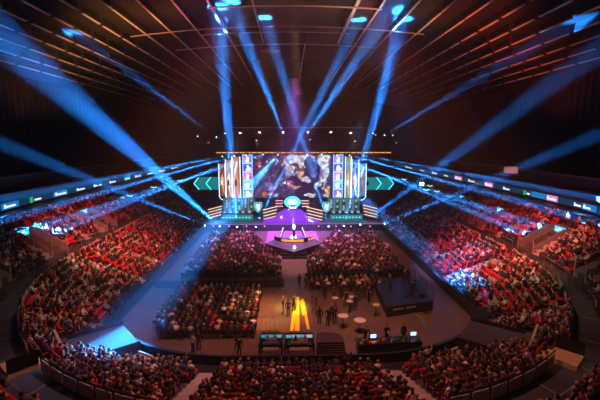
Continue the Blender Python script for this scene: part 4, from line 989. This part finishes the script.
# ------------------------------------------------------------------ things and people on the floor
SOFT = {}
def booth(px0, px1, py0, py1, label, glow):
    a = atz(px0, py1, 0); b = atz(px1, py1, 0); c = atz(px0, py0, 1.2); W = b.x - a.x; D = max(1.6, c.y - a.y)
    t = empty('mixing_booth', ((a.x + b.x) / 2, a.y, 0), 0, label, 'booth', 'mixing booths in front of the near stand')
    for q in (-1, 1): MB().box((q * W / 2, D / 2, .6), (.1, D, 1.2)).build('side_screen', black, t)
    MB().box((0, D, .6), (W, .1, 1.2)).build('front_screen', black, t)
    MB().box((0, D - .65, .78), (W - .3, 1.0, .06)).build('tabletop', dmetal, t)
    m = MB(); m.box((0, D - .75, .9), (W * .6, .8, .16), rx=.15)
    for i in range(18): m.box((-W * .27 + W * .54 * i / 17, D - .8 + .2 * (i % 3 - 1), 1.0), (.03, .06, .03))
    m.build('mixing_console', mat('console_grey', (.10, .10, .11), .4), t)
    MB().box((0, .35, .32), (W * .7, .5, .6), bev=.03).build('flight_case', mat('case_grey', (.22, .18, .17), .5), t)
    n = 4
    for i in range(n):
        x = -W * .36 + W * .72 * i / (n - 1); md = empty('monitor', (t.location.x + x, a.y + D - .35, .81), 0, '%s desk monitor from left in the %s' % (ordn(i + 1), label.split(' with')[0]), 'monitor', 'monitors in the mixing booths')
        MB().box((0, 0, .30), (.56, .04, .34), rx=.12, bev=.01).build('housing', black, md); MB().box((0, -.03, .30), (.5, .01, .28), rx=.12).build('display', mat('booth_glow_%d' % (i % 2 + glow), (0, 0, 0), emit=[(.05, .35, .5), (.15, .5, .65), (.55, .65, .8), (.3, .35, .5)][i % 2 + glow], es=.65), md)
        MB().cyl((0, .02, 0), (0, .02, .2), .03, .03, 6).box((0, .02, .01), (.24, .18, .02)).build('stand', dmetal, md)
    return t, W, D
b1_, W1, D1 = booth(259.5, 282, 333, 358.5, 'left black walled mixing booth with cyan screens', 0)
b2_, W2, D2 = booth(285, 314, 333, 358.5, 'right black walled mixing booth with pale screens', 1)
for i, (px, lab) in enumerate(((267, 'left mixing booth'), (275, 'left mixing booth'), (296, 'right mixing booth'), (306, 'right mixing booth'))):
    bb = b1_ if i < 2 else b2_; p = atz(px, 350, .8)
    st = empty('stool', (p.x, bb.location.y + .85, 0), 0, 'small black stool in the %s under the %s operator' % (lab, ordn(i % 2 + 1)), 'stool'); MB().cyl((0, 0, .40), (0, 0, .46), .2, .2, 12).build('seat', black, st); MB().cyl((0, 0, 0), (0, 0, .4), .04, .04, 6).cyl((0, 0, 0), (0, 0, .03), .22, .2, 12).build('base', dmetal, st)
    person((p.x, bb.location.y + .85, 0), random.uniform(-.3, .3), 'sit_phone', 'operator in {top} top seated at the console, %s in the %s' % (ordn(i % 2 + 1), lab), 'operators in the mixing booths', top=('black', 'charcoal grey', 'black', 'red')[i])
for i, px in enumerate((264, 268.5, 273, 277.5)):
    p = atz(px, 332, 0); t = empty('microphone_stand', (p.x, p.y + .1, 0), 0, 'thin pale microphone stand behind the left mixing booth, %s from left' % ordn(i + 1), 'stand', 'thin stands behind the left booth')
    MB().cyl((0, 0, 0), (0, 0, .03), .16, .16, 10).build('base', dmetal, t); MB().cyl((0, 0, 0), (0, 0, 1.3), .018, .018, 5).build('pole', white, t); MB().ball((0, 0, 1.33), .04, 1).build('microphone', dmetal, t)
# rounded draped counter
a = atz(316.5, 357, 0); b = atz(346, 357, 0); W = b.x - a.x; t = empty('draped_counter', ((a.x + b.x) / 2, a.y + .1, 0), 0, 'rounded counter under ribbed dark cloth right of the booths', 'counter')
m = MB(); pts = [(-W / 2, 0), (W / 2, 0), (W / 2, .8), (W * .38, 1.6), (W * .1, 1.9), (-W / 2 + .1, 1.9)]; 
for i in range(5): m.prism([(x * (1 - .02 * i), y * (1 - .04 * i) + .05 * i) for x, y in pts], .0 if i == 0 else .2 + .17 * i, .36 + .17 * i - .03)
m.build('cloth', mat('counter_cloth', (.045, .03, .035), .85), t)
# equipment desk on the right with many small things
a = atz(357, 356, 0); b = atz(421, 352, 0); W = (b - a).length; rz = math.atan2((b - a).y, (b - a).x); mid = (a + b) / 2
desk = empty('equipment_desk', (mid.x, mid.y + .5, 0), rz, 'long black equipment desk in front of the right stand corner', 'desk')
MB().box((0, 0, .84), (W, 1.1, .06)).build('tabletop', dmetal, desk); MB().box((0, -.5, .42), (W, .04, .8)).build('front_cloth', blackcloth, desk)
for sx in (-1, 1):
    for sy in (-.3, .45): MB().cyl((sx * (W / 2 - .15), sy, 0), (sx * (W / 2 - .15), sy, .82), .03, .03, 6).build('leg', dmetal, desk)
Rz = Matrix.Rotation(rz, 3, 'Z'); D0 = Vector((mid.x, mid.y + .5, .87))
for i, u in enumerate((-.22, .42)):
    p = D0 + Rz @ Vector((u * W, .25, 0)); md = empty('monitor', tuple(p), rz + math.pi * 0, 'bright blue white computer screen on the equipment desk, %s from left' % ordn(i + 1), 'monitor', 'screens on the equipment desk')
    MB().box((0, 0, .28), (.5, .04, .34), bev=.01).build('housing', black, md); MB().box((0, -.03, .28), (.45, .01, .29)).build('display', mat('laptop_glow', (0, 0, 0), emit=(.35, .6, 1), es=2.2), md); MB().cyl((0, .02, 0), (0, .02, .15), .03, .03, 6).box((0, .02, .01), (.24, .18, .02)).build('stand', dmetal, md)
bc = [('green', (.05, .35, .08)), ('amber', (.6, .25, .04)), ('clear', (.6, .6, .6)), ('white', (.8, .75, .7)), ('red', (.5, .05, .04)), ('blue', (.1, .2, .6))]
for i in range(22):
    u = -.48 + .96 * i / 21; cn, cc = bc[rr.randrange(6)]; p = D0 + Rz @ Vector((u * W, rr.uniform(-.4, .1), 0))
    if rr.random() < .6:
        t = empty('bottle', tuple(p), 0, '%s bottle on the equipment desk, item %s from left' % (cn, ordn(i + 1)), 'bottle', 'small items on the equipment desk')
        MB().cyl((0, 0, 0), (0, 0, .2), .05, .05, 8).cyl((0, 0, .2), (0, 0, .26), .05, .02, 8).cyl((0, 0, .26), (0, 0, .33), .02, .02, 6).build('body', mat('bottle_' + cn, cc, .2), t); MB().cyl((0, 0, .33), (0, 0, .36), .024, .024, 6).build('cap', white, t)
    else: MB().box((0, 0, .07), (.26, .2, .14), bev=.02).box((0, 0, .16), (.1, .03, .04)).build('equipment_case', mat('bottle_' + cn, cc, .4), loc=tuple(p), rz=rr.random(), label='small %s case on the equipment desk, item %s from left' % (cn, ordn(i + 1)), cat='case', group='small items on the equipment desk')
for i, u in enumerate((-.3, .05, .33)):
    p = Vector((mid.x, mid.y, 0)) + Rz @ Vector((u * W, 1.45, 0)); person((p.x, p.y, 0), math.pi + rz + random.uniform(-.3, .3), random.choice(['stand', 'bend', 'cross']), 'technician in {top} standing behind the equipment desk, %s from left' % ordn(i + 1), 'technicians behind the equipment desk', top='black')
# camera riser with crane
q = [atz(375.5, 284, .95), atz(415, 278, .95), atz(433, 301, .95), atz(387, 307.5, .95)]; cx = sum(v.x for v in q) / 4; cy = sum(v.y for v in q) / 4
t = empty('camera_riser', (cx, cy, 0), 0, 'square black camera riser on the right half of the floor', 'platform')
MB().prism([(v.x - cx, v.y - cy) for v in q], 0, .93).build('skirt', blackcloth, t); MB().prism([(v.x - cx, v.y - cy) for v in q], .93, .99).build('deck', mat('riser_deck', (.025, .022, .025), .4), t)
m = MB(); A, B = q[3] - Vector((cx, cy, 0)), q[2] - Vector((cx, cy, 0)); an = math.atan2((B - A).y, (B - A).x)
for i in range(11):
    if i in (5,): continue
    p = A.lerp(B, .15 + .045 * i); m.box((p.x, p.y - .03, .66), (.13, .03, .16), rz=an)
m.build('lettering_marks', mat('letter_grey', (.5, .5, .5), .6), t)
m = MB()
for i in range(4):
    a_, b_ = [v - Vector((cx, cy, 0)) for v in (q[i], q[(i + 1) % 4])]
    if i in (0, 1):
        m.cyl((a_.x, a_.y, 1.95), (b_.x, b_.y, 1.95), .025, .025, 5)
        for k in range(4): p = a_.lerp(b_, k / 3); m.cyl((p.x, p.y, .98), (p.x, p.y, 1.95), .025, .025, 5)
m.build('guard_rail', dmetal, t)
cr = atz(411, 300, .99); t = empty('camera_crane', (cr.x, cr.y, .99), 0, 'dark camera crane with a long boom on the camera riser', 'crane')
m = MB()
for k in range(3): a_ = k * 2.1 + .3; m.cyl((0, 0, .5), (math.cos(a_) * .7, math.sin(a_) * .7, 0), .04, .04, 6)
m.build('tripod', dmetal, t); MB().cyl((0, 0, .5), (0, 0, 1.5), .08, .06, 8).build('column', dmetal, t)
m = MB(); e0 = Vector((-1.6, 4.0, 2.6)); e1 = Vector((.5, -1.6, 1.1))
for o_ in (-.08, .08): m.cyl(e0 + Vector((0, 0, o_)), e1 + Vector((0, 0, o_)), .03, .03, 6)
for k in range(9): m.cyl(e0.lerp(e1, k / 9) + Vector((0, 0, -.08)), e0.lerp(e1, (k + 1) / 9) + Vector((0, 0, .08)), .015, .015, 4)
m.build('boom', dmetal, t); MB().box(tuple(e1), (.5, .35, .35), bev=.03).build('counterweight', dmetal, t); MB().box(tuple(e0 - Vector((0, 0, .3))), (.25, .45, .25), bev=.03).cyl(e0 - Vector((0, -.2, .3)), e0 - Vector((0, -.42, .3)), .08, .09, 8).build('camera_head', black, t)
for i, (px, py, pose, top) in enumerate(((413, 297, 'stand', 'black'), (404, 285, 'cross', 'charcoal grey'), (408, 284, 'stand', 'black'), (390, 291, 'bend', 'charcoal grey'))):
    p = atz(px, py, .99); person(tuple(p), random.uniform(-.5, .5), pose, 'crew member in {top} with {hair} on the camera riser, %s of four' % ordn(i + 1), 'crew on the camera riser', top=top, style='short')
for i, (px, py) in enumerate(((383, 288), (387, 286), (420, 300))):
    p = atz(px, py, .99); o = bpy.data.objects.new('equipment_chair', cme); COL.objects.link(o); o.location = p; o.rotation_euler = (0, 0, .4 * i); tag(o, 'black chair standing on the camera riser, %s of three' % ordn(i + 1), 'chair', 'chairs on the camera riser')
m = MB(); pa, pb, pc_ = atz(411.5, 311, 0), atz(422, 320, 0), atz(426.5, 333, 0)
for k in range(8): m.cyl(pa.lerp(pb, k / 8) + Vector((0, 0, .05)), pa.lerp(pb, (k + 1) / 8) + Vector((0, 0, .05)), .06, .06, 6); m.cyl(pb.lerp(pc_, k / 8) + Vector((0, 0, .05)), pb.lerp(pc_, (k + 1) / 8) + Vector((0, 0, .05)), .06, .06, 6)
m.build('cable_cover', mat('cable_grey', (.25, .2, .2), .6), label='thick grey cable run bending from the camera riser to the desk', cat='cable')
# cocktail tables
for i, (px, py, r_, ht) in enumerate(((343, 315.5, .46, 1.1), (360, 320, .50, 1.1), (349.5, 301, .32, 1.1), (352, 296.5, .3, 1.1), (376, 304.5, .32, 1.1), (335, 297.5, .3, 1.1))):
    p = atz(px, py, ht); t = empty('cocktail_table', (p.x, p.y, 0), 0, ('round white tall table on the open floor, nearest the counter', 'round white tall table, largest, between counter and camera riser', 'small white tall table beside the dark group of people', 'small white tall table farthest along by the right strip of chairs', 'small white tall table against the camera riser', 'small white tall table beside the two standing watchers')[i], 'table', 'white topped tall tables')
    MB().cyl((0, 0, ht - .04), (0, 0, ht), r_, r_, 24).build('tabletop', white, t); MB().cyl((0, 0, .03), (0, 0, ht - .04), .035, .035, 8).build('pole', dmetal, t); MB().cyl((0, 0, 0), (0, 0, .03), r_ * .6, r_ * .6, 16).build('base', dmetal, t)
# low fence and cross bench behind the near left block
a = atz(157, 287, 0); b = atz(284, 286, 0); t = empty('crowd_fence', ((a.x + b.x) / 2, 42.4, 0), 0, 'low black crowd fence between the two left floor blocks', 'fence'); W = b.x - a.x
MB().box((0, 0, .5), (W, .06, .75)).build('fence_cloth', blackcloth, t); m = MB(); m.box((0, 0, .95), (W, .05, .05))
for k in range(13): m.box((-W / 2 + W * k / 12, 0, .48), (.05, .05, .96))
m.build('fence_frame', dmetal, t)
a = atz(305, 280, 0); b = atz(372, 279, 0); t = empty('crowd_fence', ((a.x + b.x) / 2, 44.6, 0), 0, 'low black crowd fence at the back of the far right floor block', 'fence'); W = b.x - a.x
MB().box((0, 0, .5), (W, .06, .75)).build('fence_cloth', blackcloth, t); m = MB(); m.box((0, 0, .95), (W, .05, .05))
for k in range(8): m.box((-W / 2 + W * k / 7, 0, .48), (.05, .05, .96))
m.build('fence_frame', dmetal, t)
# yellow floor stripes
yel = mat('yellow_tape', (.95, .72, .01), .5)
for i, (a, b, wd, lab) in enumerate((((291.5, 331), (295.5, 303), .30, 'thick yellow floor stripe, leftmost of the set near the booth'), ((297.2, 331), (297.2, 297), .42, 'widest yellow floor stripe running straight towards the stage'), ((308.5, 329.5), (302.5, 299), .26, 'yellow floor stripe leaning away on the side of the tall tables'), ((303.5, 316), (301, 301), .20, 'short yellow floor stripe between the longer ones'))):
    p, q_ = atz(*a, .0), atz(*b, .0); d = q_ - p; MB().box((0, 0, .006), (wd, d.length, .012)).build('floor_stripe', yel, loc=((p.x + q_.x) / 2, (p.y + q_.y) / 2, 0), rz=math.atan2(-d.x, d.y), label=lab, cat='floor marking', group='yellow floor stripes')
# standing people
STAND = [(283.3, 314, 'cross', 'black', 'leftmost of three people talking beside the yellow stripes'), (288.3, 317, 'stand', 'black', 'middle of three people talking beside the yellow stripes'), (293.6, 311.5, 'cross', 'charcoal grey', 'rightmost of three people talking beside the yellow stripes'),
         (299.5, 289, 'walk', 'black', 'lone walker crossing the centre aisle'), (279.6, 290, 'stand', 'black', 'steward at the end of the left crowd fence'), (306.5, 290.5, 'stand', 'navy blue', 'steward at the start of the right strip of chairs'),
         (239.5, 358, 'stand', 'black', 'lone figure with a camera tripod on the floor behind the barrier'), (319.5, 325, 'stand', 'black', 'person standing alone between stripes and tall tables'),
         (328, 326, 'cross', 'black', 'first of three people standing close by the tall tables'), (331.5, 322, 'stand', 'charcoal grey', 'second of three people standing close by the tall tables'), (334.5, 325, 'bend', 'black', 'third of three people standing close by the tall tables'),
         (345.5, 307, 'walk', 'black', 'person striding between the small tall tables'), (355.5, 311, 'stand', 'black', 'person beside the small table near the camera riser'), (356.5, 299, 'cross', 'navy blue', 'first of the dark group beside the camera riser'),
         (360.5, 301, 'stand', 'black', 'second of the dark group beside the camera riser'), (364.5, 299, 'raise', 'black', 'third of the dark group, with one hand raised'), (368.5, 302, 'cross', 'charcoal grey', 'fourth of the dark group beside the camera riser'),
         (371, 297, 'stand', 'black', 'fifth of the dark group, closest to the camera riser'), (193, 354, 'cross', 'pale grey', 'figure in pale grey standing behind the barrier by the near left block'), (199, 351, 'stand', 'black', 'figure in black standing beside the one in pale grey'),
         (325, 300, 'stand', 'black', 'first watcher behind the right strip of chairs'), (334, 301, 'point', 'maroon', 'second watcher behind the right strip of chairs, pointing'), (341, 299, 'cross', 'black', 'third watcher behind the right strip of chairs')]
for px, py, pose, top, lab in STAND:
    p = atz(px, py, 0); person(tuple(p), random.uniform(-.5, .5) if pose != 'cross' else random.uniform(-2.5, 2.5), pose, lab + ', {top} top', 'people standing on the open floor', top=top)
for px, py, lab in ((236.5, 356, 'camera tripod beside the lone figure behind the barrier'), (312, 310, 'tall bare lighting tripod beside the yellow stripes'), (316, 312, 'second tall bare tripod nearer the tall tables')):
    p = atz(px, py + 2, 0); t = empty('camera_tripod', (p.x, p.y, 0), 0, lab, 'tripod'); m = MB()
    for k in range(3): a_ = k * 2.094 + .5; m.cyl((0, 0, 1.3), (math.cos(a_) * .45, math.sin(a_) * .45, 0), .025, .02, 5)
    m.build('legs', dmetal, t); MB().cyl((0, 0, 1.25), (0, 0, 1.45), .04, .04, 6).box((0, 0, 1.55), (.16, .34, .18), bev=.02).cyl((0, .17, 1.55), (0, .28, 1.55), .05, .06, 8).build('camera', black, t)
print('SEATS', len(SEATS), 'crowd', len(places), 'meshes', len(bpy.data.objects))
